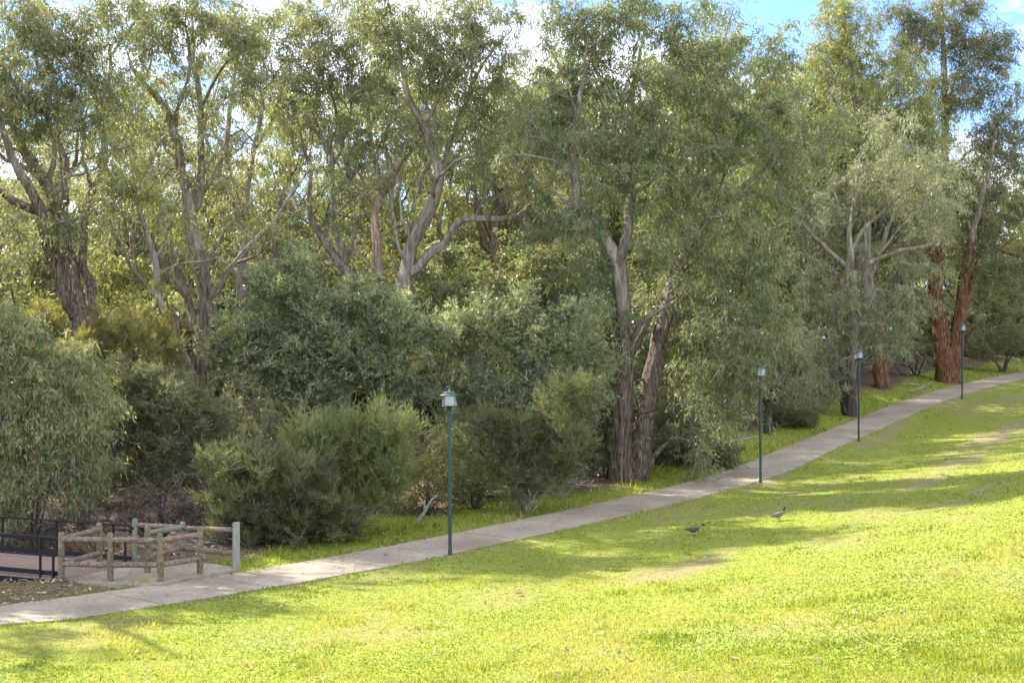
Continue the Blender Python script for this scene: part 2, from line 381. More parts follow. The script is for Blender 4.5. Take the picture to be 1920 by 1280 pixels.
xs = np.unique(np.concatenate([np.linspace(-900, -60, 12), np.linspace(-60, -24, 24), np.arange(-24, 46, 0.55), np.linspace(46, 90, 24), np.linspace(90, 900, 12)]))
ys = np.unique(np.concatenate([np.linspace(-300, -10, 8), np.linspace(-10, 5, 10), np.arange(5, 95, 0.55), np.linspace(95, 160, 36), np.linspace(160, 2500, 16)]))
gx, gy = np.meshgrid(xs, ys)
gz = ground(gx, gy)
nx, ny = len(xs), len(ys)
ii = (np.arange(ny - 1)[:, None] * nx + np.arange(nx - 1)[None, :])
gf = np.stack([ii, ii + 1, ii + nx + 1, ii + nx], -1).reshape(-1, 4)
gs, gt, _ = path_coords(gx, gy)
gu = -gs - PW

def litter_mask(x, y, s, t):
    u = -s - PW
    w = 2.3 + 2.6 * (fbm(x * 0.22, y * 0.22, 11) - 0.5) * 2 + 0.8 * smooth(ARC_L[1] - 6, ARC_L[1] + 6, t)
    lit = smooth(w - 0.5, w + 0.5, u)
    left = 1 - smooth(-9.0, -7.2, x)                      # bare earth by the bridge
    lit = np.maximum(lit, left * smooth(0.0, 0.3, u) * 0.85)
    return lit

def dry_mask(x, y, s, t):
    a = fbm(x * 0.5, y * 0.22, 21, 4)
    streak = fbm((s * 1.1), (t * 0.12), 31, 3)
    fine = fbm(x * 2.6, y * 1.6, 71, 3)
    d = smooth(0.50, 0.80, a + (fine - 0.5) * 0.35) * 0.35 + smooth(0.56, 0.80, streak + (fine - 0.5) * 0.3) * (1 - smooth(8, 13, s)) * 0.8
    return np.clip(d, 0, 1) * (s > 0)

lit = litter_mask(gx.ravel(), gy.ravel(), gs, gt)
dry = dry_mask(gx.ravel(), gy.ravel(), gs, gt)

m, n, l, b = newmat('ground_turf_and_litter')
def attr(nodes, nm):
    a = nodes.new('ShaderNodeAttribute'); a.attribute_name = nm; return a
tco = n.new('ShaderNodeTexCoord')
nz = n.new('ShaderNodeTexNoise'); nz.inputs['Scale'].default_value = 9; nz.inputs['Detail'].default_value = 8; nz.inputs['Roughness'].default_value = 0.7
l.new(tco.outputs['Object'], nz.inputs['Vector'])
nz2 = n.new('ShaderNodeTexNoise'); nz2.inputs['Scale'].default_value = 0.9; nz2.inputs['Detail'].default_value = 5
l.new(tco.outputs['Object'], nz2.inputs['Vector'])
grs = ramp(n, [(0.3, (0.12, 0.16, 0.022)), (0.55, (0.245, 0.272, 0.042)), (0.75, (0.36, 0.34, 0.11))])
l.new(nz.outputs['Fac'], grs.inputs['Fac'])
tan_ = ramp(n, [(0.3, (0.17, 0.125, 0.075)), (0.6, (0.30, 0.235, 0.145)), (0.75, (0.38, 0.31, 0.20))])
l.new(nz.outputs['Fac'], tan_.inputs['Fac'])
ltr = ramp(n, [(0.3, (0.06, 0.038, 0.026)), (0.52, (0.155, 0.105, 0.072)), (0.72, (0.30, 0.225, 0.165))])
l.new(nz.outputs['Fac'], ltr.inputs['Fac'])
mA = n.new('ShaderNodeMix'); mA.data_type = 'RGBA'; mB = n.new('ShaderNodeMix'); mB.data_type = 'RGBA'
l.new(attr(n, 'dry').outputs['Fac'], mA.inputs['Factor']); l.new(grs.outputs[0], mA.inputs['A']); l.new(tan_.outputs[0], mA.inputs['B'])
l.new(attr(n, 'litter').outputs['Fac'], mB.inputs['Factor']); l.new(mA.outputs['Result'], mB.inputs['A']); l.new(ltr.outputs[0], mB.inputs['B'])
l.new(mB.outputs['Result'], b.inputs['Base Color']); b.inputs['Roughness'].default_value = 0.95; b.inputs['Specular IOR Level'].default_value = 0.1
bp = n.new('ShaderNodeBump'); bp.inputs['Strength'].default_value = 0.6; bp.inputs['Distance'].default_value = 0.03
l.new(nz.outputs['Fac'], bp.inputs['Height']); l.new(bp.outputs[0], b.inputs['Normal'])
M['ground'] = m
me = mesh_np('ground', np.stack([gx.ravel(), gy.ravel(), gz.ravel()], 1), gf, 4, M['ground'],
             {'litter': ('POINT', lit), 'dry': ('POINT', dry)}, True)
tag(obj('ground', me), 'grassy hillside falling to the path with bare litter under the trees', kind='structure')

# ---- concrete path, slab by slab
path = tag(obj('path', None), 'pinkish grey concrete footpath climbing to the right', kind='structure')
SL = 3.0
def epos(a, s, dz=0.0):
    x = np.interp(a, arc, edge[:, 0]); y = np.interp(a, arc, edge[:, 1]); z = np.interp(a, arc, edge[:, 2])
    nxx = np.interp(a, arc, norm[:, 0]); nyy = np.interp(a, arc, norm[:, 1])
    return np.array([x + nxx * s, y + nyy * s, z + dz])
a0 = 6.0
while a0 < ARC_L[3] + 34:
    av = np.linspace(a0 + 0.022, a0 + SL - 0.022, 6)
    tilt = rng.normal(0, 0.004)
    v, f = [], []
    wob = rng.normal(0, 0.012, (6, 2))
    for i, a in enumerate(av):
        o1, o2 = wob[i]
        v += [epos(a, 0.02 + o1, tilt), epos(a, 0.0 + o1 - 0.02, tilt + 0.012), epos(a, -PW + o2 + 0.02, 0.012 - tilt), epos(a, -PW + o2, -tilt), epos(a, -PW + o2, -0.14), epos(a, 0.02 + o1, -0.2)]
    for i in range(5):
        for j in range(6):
            j2 = (j + 1) % 6
            f.append((i * 6 + j, i * 6 + j2, i * 6 + 6 + j2, i * 6 + 6 + j))
    f += [tuple(range(6)), tuple(range(35, 29, -1))]
    me = bpy.data.meshes.new('slab'); me.from_pydata([list(map(float, q)) for q in v], [], f); me.materials.append(M['concrete']); me.update()
    obj('slab', me, path)
    a0 += SL

# ---- landing between path and bridge
BA = hit(112, 1089); BA[2] = 0.10
BU = np.array([-0.91, 0.42, 0.0]); BU /= np.linalg.norm(BU); BV = np.array([-BU[1], BU[0], 0.0]); BV = -BV if BV[1] < 0 else BV
BW = 2.75
lp = []
for px, py in [(207, 1101), (300, 1105), (400, 1086), (448, 1074), (400, 1064), (345, 1057)]:
    q = hit(px, py); lp.append(q[:2])
lp.append((BA + BV * (BW - 0.05))[:2]); lp.append((BA + BV * 0.05)[:2])
lp = np.array(lp)
mb = MB()
cz0 = max(float(ground(*q)) for q in lp[:6])
top = [np.array([q[0], q[1], max(0.085, float(ground(*q)) + 0.03)]) for q in lp]
bot = [q - np.array([0, 0, 0.3]) for q in top]
k = len(top)
mb.add(top + bot, [tuple(range(k))] + [(i, i + k, (i + 1) % k + k, (i + 1) % k) for i in range(k)])
tag(mb.build('landing_pavement', M['concrete'], smooth_shade=False), 'flat concrete landing between the path and the footbridge', kind='structure')

# ------------------------------------------------------------------ plants
def nrm(a):
    return a / (np.linalg.norm(a, axis=-1, keepdims=True) + 1e-9)

LEAF = {   # length, width, twigs per clump, leaves per twig, clump radius, droop, weights (down, out, random)
 'gum':   dict(L=0.20, w=0.044, k=11, m=13, R=0.98, droop=0.5, wt=(1.0, 0.4, 0.6)),
 'weep':  dict(L=0.17, w=0.036, k=12, m=14, R=0.80, droop=0.45, wt=(1.1, 0.35, 0.6)),
 'wattle':dict(L=0.13, w=0.044, k=15, m=16, R=0.64, droop=-0.15, wt=(-0.35, 0.9, 0.6), tri=1),
 'fuzz':  dict(L=0.17, w=0.022, k=15, m=17, R=0.52, droop=-0.25, wt=(-0.8, 1.0, 0.35), tri=1),
 'tea':   dict(L=0.11, w=0.034, k=15, m=17, R=0.58, droop=-0.05, wt=(-0.3, 0.8, 0.8), tri=1),
 'twiggy':dict(L=0.11, w=0.042, k=12,  m=10,  R=0.55, droop=0.0, wt=(0.1, 0.8, 0.8)),
 'far':   dict(L=0.31, w=0.09, k=11, m=12, R=1.2, droop=0.4, wt=(0.9, 0.5, 0.7)),
}

def make_leaves(cl, lf, r, name, mat):
    n, k, m_ = len(cl), lf['k'], lf['m']
    R = lf['R'] * r.uniform(0.5, 1.45, n)
    d = r.normal(size=(n, k, 3)); d[..., 2] *= 0.75; d = nrm(d)
    ln = R[:, None] * r.uniform(0.45, 1.15, (n, k))
    t = r.uniform(0.15, 1, (n, k, m_))
    pos = cl[:, None, None, :] + d[:, :, None, :] * (ln[:, :, None] * t)[..., None]
    pos[..., 2] -= lf['droop'] * ln[:, :, None] * t ** 2
    pos = pos + r.normal(0, 0.06 * lf['R'], pos.shape)
    wd, wo, wr = lf['wt']
    a = nrm(wo * d[:, :, None, :] + wr * r.normal(size=pos.shape) + np.array([0, 0, -wd]))
    bb = nrm(np.cross(a, r.normal(size=pos.shape)))
    L = lf['L'] * (r.uniform(0.5, 1.45, pos.shape[:3]) * r.uniform(0.8, 1.2, (n, 1, 1)))[..., None]; w = lf['w'] * r.uniform(0.7, 1.25, pos.shape[:3])[..., None] * 0.5
    v = np.stack([pos, pos + a * L * 0.42 + bb * w, pos + a * L, pos + a * L * 0.42 - bb * w], -2).reshape(-1, 3)
    nl = n * k * m_
    rnd = np.clip(0.5 + (r.normal(0, 0.16, (n, 1, 1)) + r.normal(0, 0.10, (n, k, 1)) + r.normal(0, 0.15, (n, k, m_))), 0, 1).ravel()
    if lf.get('tri'):
        v = np.stack([pos - bb * w, pos + bb * w, pos + a * L], -2).reshape(-1, 3)
        return mesh_np(name, v, np.arange(nl * 3).reshape(-1, 3), 3, mat, {'rnd': ('FACE', rnd)}), (cl, d, ln)
    me = mesh_np(name, v, np.arange(nl * 4).reshape(-1, 4), 4, mat, {'rnd': ('FACE', rnd)})
    return me, (cl, d, ln)

class Skeleton:
    def __init__(s): s.p = []; s.r = []; s.par = []; s.chains = []
    def add_chain(s, pts, rad, parent, manual):
        ids = [parent] if parent is not None else []
        for q, rr in zip(pts, rad):
            s.p.append(np.asarray(q, float)); s.r.append(float(rr)); s.par.append(ids[-1] if ids else -1); ids.append(len(s.p) - 1)
        s.chains.append((ids, manual)); return ids

def bark_bump(r):
    ph = r.uniform(0, 6.28, 6); am = r.uniform(0.035, 0.095, 6)
    def f(z, a):
        o = 1 + 0 * z[:, None] * a[None]
        for k, q in enumerate((2, 3, 5, 7, 9, 4)):
            o = o + am[k] * np.sin(q * a[None] + ph[k] + 1.1 * np.sin(z[:, None] * (0.5 + 0.25 * k) + ph[-k]) + 0.25 * z[:, None])
        return o + 0.03 * np.sin(z[:, None] * 4.7 + ph[2] + 2 * a[None])
    return f

def tubes_mesh(name, list_of, mat):
    V, Fq, n = [], [], 0
    for v, f in list_of:
        V.append(v); Fq.append(f + n); n += len(v)
    return mesh_np(name, np.vstack(V), np.vstack(Fq), 4, mat, smooth_shade=True)

def grow(name, label, cat, stems3, clumps, leaf, lmat, trunkmat, branchmat, seed, group=None, twigp=0.36, tip=0.012, origin=None, crown_name='crown', sides=18, upness=0.5, flare=1.0):
    """stems3: list of (points N x 3, radii N); clumps: M x 3 centres of leaf sprays"""
    r = np.random.default_rng(seed)
    sk = Skeleton()
    for k, (pts, rad) in enumerate(stems3):
        pr = np.column_stack([pts, rad]); pr = catmull(pr, 0.35 if max(rad) > 0.05 else 0.25)
        pts, rad = pr[:, :3].copy(), np.maximum(pr[:, 3], 0.008)
        wob = np.cumsum(r.normal(0, 0.034 if max(rad) < 0.3 else 0.022, (len(pts), 3)), 0); wob -= np.linspace(0, 1, len(pts))[:, None] * wob[-1]
        pts += wob
        if k == 0: sk.add_chain(pts, rad, None, True)
        else:
            A = np.array(sk.p); j = int(((A - pts[0]) ** 2).sum(1).argmin())
            pts[0] = pts[0] * 0.25 + A[j] * 0.75
            sk.add_chain(pts, np.minimum(rad, max(sk.r[j] * 1.0, 0.02)), j, True)
    if len(clumps):
        A = np.array(sk.p)
        dd = np.sqrt(((clumps[:, None, :] - A[None]) ** 2).sum(-1)).min(1)
        clumps = clumps[np.argsort(dd)]
        buf = np.zeros((len(sk.p) + len(clumps) * 40, 3)); cnt = len(sk.p); buf[:cnt] = sk.p
        for c in clumps:
            if len(sk.p) > cnt: buf[cnt:len(sk.p)] = sk.p[cnt:]; cnt = len(sk.p)
            A = buf[:cnt]
            dv = c - A; d = np.sqrt((dv ** 2).sum(1))
            cost = d + upness * np.maximum(0, -dv[:, 2]) + 0.25 * np.maximum(0, 0.9 - d) + r.normal(0, 0.06, len(d))
            j = int(cost.argmin()); p0 = A[j]; L = d[j]
            if L < 0.15: continue
            nseg = min(30, max(3, int(L / 0.45)))
            tt = np.linspace(0, 1, nseg + 1)[1:, None]
            ctrl = (p0 + c) / 2 + np.array([0, 0, 0.16 * L]) + r.normal(0, 0.13 * L, 3)
            q = (1 - tt) ** 2 * p0 + 2 * tt * (1 - tt) * ctrl + tt ** 2 * c
            q[:-1] += r.normal(0, 0.025 * min(L, 2), (len(q) - 1, 3))
            sk.add_chain(q, [0.0] * len(q), j, False)
    N = len(sk.p); tips = np.zeros(N)
    for ids, man in sk.chains:
        if not man: tips[ids[-1]] += 1
    for i in range(N - 1, -1, -1):
        if sk.par[i] >= 0: tips[sk.par[i]] += tips[i]
    R = np.array(sk.r)
    for i in range(N):
        if R[i] == 0:
            R[i] = tip * max(tips[i], 1) ** 0.47
            if sk.par[i] >= 0: R[i] = min(R[i], 0.92 * R[sk.par[i]] + 0.002)
    Pn = np.array(sk.p)
    base = np.array(origin if origin is not None else Pn[0])
    trunk, br = [], []
    for ids, man in sk.chains:
        pts = Pn[ids] - base; rad = R[ids].copy()
        if man or sk.par[ids[0]] >= 0 or True:
            if len(ids) > 1: rad[0] = min(rad[0], rad[1] * 1.15)
        if man:
            big = rad.max() > 0.1
            v, f = tube(pts, rad, sides if big else 7, bark_bump(r) if big else None)
            trunk.append((v, f))
        else:
            trunk_r = rad.max()
            br.append(tube(pts, rad, 6 if trunk_r > 0.05 else (4 if trunk_r > 0.02 else 3)))
    root = thing(name, label, cat, base, group)
    obj('trunk', tubes_mesh('trunk', trunk, trunkmat), root)
    if len(clumps):
        me, (cl, d, ln) = make_leaves(clumps - base, LEAF[leaf] if isinstance(leaf, str) else leaf, r, crown_name, lmat)
        lf = LEAF[leaf] if isinstance(leaf, str) else leaf
        pick = np.argwhere(r.random(ln.shape) < twigp)
        for i, j in pick:
            t = np.array([0.05, 0.9])[:, None]
            q = cl[i] + d[i, j] * ln[i, j] * t
            q[:, 2] -= lf['droop'] * ln[i, j] * t[:, 0] ** 2
            br.append(tube(q, np.array([tip * 0.75, 0.003]), 3))
        tag(obj('branches', tubes_mesh('branches', br, branchmat), root), kind='stuff')
        tag(obj(crown_name, me, root), kind='stuff')
    return root

def blob_clumps(blobs, D, r, sep=0.35):
    out = []
    for q in blobs:
        px, py, rx, ry, n = q[:5]; dD = q[5] if len(q) > 5 else 0.0
        c = P(px, py, D + dD); ax, az = rx / F * (D + dD), ry / F * (D + dD); ay = 0.75 * (ax + az) / 2 + 0.3
        got = []
        for _ in range(n * 6):
            if len(got) >= n: break
            v = nrm(r.normal(size=3)) * (r.random() ** 0.42 * (1.0 if r.random() < 0.8 else r.uniform(1.0, 1.45)))
            p = c + v * np.array([ax, ay, az])
            if got and np.sqrt(((np.array(got) - p) ** 2).sum(1)).min() < sep: continue
            got.append(p)
        out += got
    return np.array(out)

def px_stems(stems, D, r):
    """pixel traces -> 3-D limbs; every limb gets its own way into or out of the depth"""
    out = []; done = []
    for k, st in enumerate(stems):
        st = [tuple(q) + (None,) * (4 - len(q)) for q in st]
        d0 = 0.0
        if k and done:
            A = np.array(done); j = ((A[:, :2] - np.array(st[0][:2])) ** 2).sum(1).argmin(); d0 = A[j, 2]
        slope = r.uniform(-0.3, 0.6) if k else r.uniform(-0.05, 0.15)
        if r.random() < 0.3 and k: slope *= 1.6
        pts, rad, s = [], [], 0.0
        for i, (x, y, w, dd) in enumerate(st):
            if i: s += math.hypot(x - st[i - 1][0], y - st[i - 1][1]) / F * D
            dz = dd if dd is not None else d0 + slope * s
            pts.append(P(x, y, D + dz)); rad.append(w * D / F / 2 * (0.86 if i < len(st) - 1 else 0.4)); done.append((x, y, dz))
        out.append((np.array(pts), np.array(rad)))
    p0 = out[0][0][0]; g = float(ground(p0[0], p0[1]))
    if p0[2] > g + 0.25:
        pts = np.vstack([[p0[0], p0[1], g - 0.15], [p0[0], p0[1], g + 0.3 * (p0[2] - g)], out[0][0]]); rad = np.r_[out[0][1][0] * 1.45, out[0][1][0] * 1.12, out[0][1]]
    else:
        pts = np.vstack([[p0[0], p0[1], g - 0.7], out[0][0]]); rad = np.r_[out[0][1][0] * 1.25, out[0][1]]
    out[0] = (pts, rad)
    return out

def tree(name, label, D, stems, blobs, leaf, lmat, tm, bm, seed, cat='tree', bare=(), extra=14, slim=1.0, keep=1.0, **kw):
    r = np.random.default_rng(seed + 1000)
    st = px_stems(stems, D, r)
    st = [(p, w * slim) for p, w in st]
    cl = blob_clumps(blobs, D, r)
    cl = cl[r.random(len(cl)) < keep]
    main = list(st)
    for q in range(extra):
        p, w = main[r.integers(len(main))]
        i = r.integers(max(1, len(p) // 3), len(p)); j = i - 1; f = r.random()
        o, w0 = p[j] + (p[i] - p[j]) * f, w[j] + (w[i] - w[j]) * f
        if o[2] < p[0][2] + 1.5: continue
        stub = q % 5 == 4
        L = r.uniform(0.3, 0.8) if stub else r.uniform(1.8, 5.4)
        d = nrm(np.array([r.normal(), r.normal(), 0.3 + abs(r.normal(0, 0.9))])); pts = [o]; step = L / 5
        for _ in range(5):
            d = nrm(d + r.normal(0, 0.33, 3) + np.array([0, 0, 0.14])); pts.append(pts[-1] + d * step)
        w1 = min(w0 * r.uniform(0.35, 0.6), 0.10)
        st.append((np.array(pts), np.linspace(w1, w1 * 0.75 if stub else 0.008, 6)))
        if not stub and r.random() < 0.45: cl = np.vstack([cl, pts[-1] + r.normal(0, 0.3, 3)[None]])
    ends = [p[-1] + r.normal(0, 0.25, 3) for k, (p, _) in enumerate(main) if k not in bare for _ in range(2)]
    return grow(name, label, cat, st, np.vstack([cl, ends]) if len(ends) else cl, leaf, M[lmat], M[tm], M[bm], seed, **kw)

# stems are (x, y, width) in photo pixels at the tree's own distance D; blobs are (x, y, rx, ry, sprays, depth offset)
tree('gum_tree', 'thick grey-barked gum with fused stems at the far left edge', 46, [
  [(160, 645, 74), (148, 590, 54), (136, 520, 46), (118, 440, 40), (92, 350, 32), (57, 300, 26), (33, 258, 22), (12, 215, 14)],
  [(133, 590, 40), (113, 533, 34), (97, 483, 32), (83, 433, 31), (72, 390, 30), (36, 322, 24), (10, 267, 18), (-12, 190, 12)],
  [(72, 400, 24), (45, 385, 22), (20, 370, 20), (-20, 345, 14)],
  [(163, 625, 44), (174, 590, 38), (168, 545, 32), (152, 500, 26), (160, 433, 24), (167, 377, 24), (196, 327, 22), (200, 267, 18), (187, 207, 15), (170, 150, 11), (158, 100, 7)],
  [(188, 200, 13), (207, 127, 10), (200, 67, 7)], [(206, 110, 8), (253, 43, 6), (280, 15, 4)],
  [(128, 470, 24), (124, 420, 22), (128, 320, 18), (110, 253, 14), (112, 190, 9), (95, 120, 6)],
  [(128, 330, 13), (146, 300, 11), (148, 240, 8), (160, 190, 5)], [(90, 350, 18), (105, 290, 14), (90, 220, 10), (70, 120, 7), (60, 40, 5)]],
 [(45, 30, 110, 70, 50), (20, 150, 80, 60, 32), (120, 175, 75, 55, 36), (205, 20, 80, 60, 34), (110, 80, 70, 50, 22), (160, 130, 60, 60, 16), (225, 170, 40, 60, 14),
  (120, 425, 26, 26, 7, -1), (175, 400, 40, 50, 8, -1), (235, 335, 36, 30, 8), (20, 260, 40, 50, 10), (170, 230, 40, 30, 7), (-60, 100, 90, 150, 40), (70, 240, 60, 40, 9), (40, 430, 50, 60, 8, -1), (210, 280, 40, 40, 8), (100, 340, 50, 40, 6)],
 'gum', 'gum', 'leftbark', 'twig', 1, slim=0.76, extra=32, keep=0.86)

tree('gum_tree', 'brown many-stemmed gum with crossing limbs and a dead grey bough', 49, [
  [(384, 660, 56), (393, 620, 50), (391, 550, 44), (378, 483, 40), (364, 417, 38), (360, 365, 34), (350, 333, 26), (333, 267, 22), (313, 207, 19), (283, 170, 15), (247, 127, 11), (238, 95, 7)],
  [(366, 400, 30), (377, 350, 26), (380, 283, 23), (377, 200, 19), (367, 133, 15), (360, 67, 11), (363, 5, 7)],
  [(330, 250, 12), (335, 215, 12), (345, 175, 11), (354, 100, 9), (347, 33, 6)], [(380, 205, 12), (410, 143, 9), (443, 103, 7), (485, 82, 4)],
  [(398, 590, 26), (408, 540, 20), (427, 508, 17), (467, 463, 14), (517, 400, 11), (567, 330, 8), (592, 302, 5)],
  [(376, 650, 34), (362, 615, 30), (343, 550, 26), (327, 483, 23), (307, 417, 20), (290, 353, 17), (283, 307, 14), (307, 253, 9), (318, 215, 6)],
  [(334, 547, 22), (300, 493, 20), (273, 443, 18), (240, 403, 15), (197, 377, 10), (160, 362, 5)],
  [(377, 640, 20), (343, 607, 17), (300, 590, 12), (267, 577, 9), (240, 580, 5)],
  [(330, 605, 16), (295, 560, 14), (267, 527, 12), (240, 483, 10), (213, 430, 8), (201, 404, 5)],
  [(378, 365, 16), (400, 330, 13), (430, 280, 9), (470, 240, 5)], [(360, 340, 9), (335, 330, 7), (318, 326, 4)], [(310, 300, 9), (300, 240, 7), (262, 190, 4)],
  [(300, 470, 9), (290, 400, 8), (300, 350, 5)], [(393, 560, 12), (372, 520, 9), (355, 500, 6)]],
 [(285, 40, 70, 60, 32), (370, 20, 80, 50, 34), (455, 50, 70, 60, 26), (300, 120, 60, 40, 13), (390, 110, 60, 50, 12), (245, 245, 40, 50, 11), (440, 180, 60, 50, 8),
  (330, 190, 50, 50, 6), (400, 260, 60, 50, 5), (260, 350, 50, 40, 6), (420, 330, 60, 50, 8), (340, 280, 60, 40, 7), (480, 150, 50, 60, 12), (300, 420, 60, 40, 6), (430, 420, 50, 50, 6)],
 'gum', 'gum', 'brownbark', 'twig', 2, slim=0.76, extra=44, keep=0.86)

tree('gum_tree', 'slim leaning pale trunk with a dark hollow beside the brown gum', 46, [
  [(362, 716, 20), (350, 690, 19), (333, 650, 18), (320, 607, 17), (300, 560, 14), (290, 483, 13), (280, 450, 11), (262, 405, 8), (250, 350, 5)],
  [(292, 490, 7), (310, 450, 6), (322, 410, 4)]], [(255, 330, 35, 35, 7), (300, 385, 30, 30, 4)], 'gum', 'gumy', 'palebark', 'twig', 3)

tree('gum_tree', 'pale straight gum rising behind the grey-green wattle', 57, [
  [(450, 575, 27), (450, 517, 24), (457, 467, 23), (450, 400, 22), (436, 333, 19), (427, 290, 16), (433, 233, 12), (437, 167, 9), (450, 90, 6)],
  [(453, 430, 18), (463, 383, 16), (477, 283, 13), (493, 200, 10), (473, 133, 7), (470, 60, 4)], [(478, 285, 10), (520, 200, 8), (541, 140, 5)], [(430, 300, 9), (400, 250, 6), (392, 200, 4)],
  [(455, 480, 9), (435, 430, 7), (415, 390, 4)]],
 [(500, 60, 70, 60, 34), (450, 120, 50, 60, 18), (545, 130, 50, 60, 22), (520, 200, 50, 40, 9), (440, 30, 50, 40, 14), (560, 30, 50, 45, 20), (500, 290, 50, 50, 6)],
 'gum', 'gumy', 'palebark', 'twig', 4, slim=0.76, extra=44, keep=0.86)

tree('gum_tree', 'whitish forked gum leaning left above the wattle, grey log at its foot', 55, [
  [(652, 520, 30), (643, 500, 24), (622, 467, 20), (588, 407, 16), (586, 377, 14), (588, 327, 10), (570, 270, 7), (555, 210, 4)],
  [(652, 500, 22), (640, 465, 19), (621, 430, 17), (618, 393, 16), (616, 317, 14), (615, 283, 12), (597, 253, 10), (560, 187, 6)],
  [(620, 325, 10), (650, 260, 9), (661, 200, 7), (650, 120, 4)], [(652, 480, 10), (670, 427, 9), (677, 395, 8), (690, 350, 5)], [(617, 300, 8), (630, 230, 6), (620, 160, 4)],
  [(645, 507, 30), (673, 526, 26), (702, 546, 20)]],
 [(600, 60, 80, 70, 44), (580, 150, 60, 50, 26), (660, 150, 60, 50, 26), (640, 230, 50, 40, 11), (670, 60, 60, 60, 28), (575, 250, 45, 40, 9)],
 'gum', 'gum', 'palebark', 'twig', 5, slim=0.76, extra=44, keep=0.86)

tree('gum_tree', 'single reddish straight trunk standing between two forked gums', 53, [
  [(703, 548, 24), (700, 483, 23), (697, 410, 22), (704, 380, 20), (727, 350, 18), (723, 317, 15), (716, 283, 12), (730, 220, 8), (725, 160, 5)],
  [(730, 340, 11), (752, 305, 9), (775, 275, 7), (800, 240, 4)], [(715, 345, 10), (690, 355, 9), (653, 377, 8), (627, 403, 5)]],
 [(720, 180, 50, 50, 20), (690, 250, 40, 40, 8), (735, 90, 50, 50, 20), (770, 260, 30, 30, 6), (650, 345, 40, 25, 5)],
 'gum', 'gum2', 'salmon', 'twig', 6, slim=0.76, extra=32, keep=0.86)

tree('gum_tree', 'forked gum with a long bare limb reaching right over the scrub', 51, [
  [(763, 545, 38), (766, 505, 34), (774, 457, 32), (800, 400, 31), (814, 370, 29), (824, 330, 26), (813, 283, 23), (793, 227, 19), (767, 183, 15), (757, 133, 12), (750, 80, 8), (755, 20, 5)],
  [(822, 350, 20), (843, 283, 17), (860, 240, 15), (870, 207, 12), (880, 195, 10), (890, 160, 9), (927, 100, 7), (962, 52, 4)], [(858, 250, 9), (893, 227, 8), (915, 205, 5)],
  [(770, 520, 28), (800, 483, 24), (837, 450, 22), (860, 417, 19), (893, 407, 16), (940, 408, 14), (973, 400, 11), (1000, 380, 9), (1036, 372, 5)],
  [(890, 408, 9), (905, 380, 8), (930, 335, 6), (945, 325, 4)], [(795, 235, 10), (820, 190, 8), (840, 140, 6), (860, 90, 4)], [(765, 500, 11), (745, 450, 9), (735, 400, 7), (730, 330, 4)],
  [(885, 180, 6), (900, 120, 5), (890, 60, 3)]],
 [(770, 50, 70, 60, 36), (840, 90, 60, 70, 32), (920, 90, 60, 70, 34), (880, 20, 70, 40, 28), (800, 160, 50, 40, 16), (900, 180, 60, 50, 22), (745, 215, 35, 40, 7),
  (920, 270, 50, 40, 16), (960, 210, 50, 60, 18), (830, 240, 40, 30, 6), (990, 345, 40, 30, 9), (700, 20, 60, 40, 18)],
 'gum', 'gum', 'palebark', 'twig', 7, slim=0.76, extra=44, keep=0.86)

tree('gum_tree', 'dim forked trunk deep in the scrub behind the long bare limb', 64, [
  [(930, 500, 30), (926, 460, 26), (926, 415, 24), (938, 377, 22), (961, 327, 16), (975, 270, 11), (985, 200, 6)], [(925, 480, 18), (908, 457, 16), (897, 417, 14), (890, 370, 10), (895, 320, 6)],
  [(937, 385, 11), (918, 330, 8), (910, 290, 5)], [(925, 460, 9), (950, 440, 6), (985, 445, 3)]],
 [(980, 180, 60, 60, 22), (930, 260, 60, 50, 20), (890, 320, 40, 40, 10), (1010, 260, 50, 50, 16)], 'gum', 'gum2', 'bark', 'twig', 8, slim=0.76, extra=32, keep=0.86)

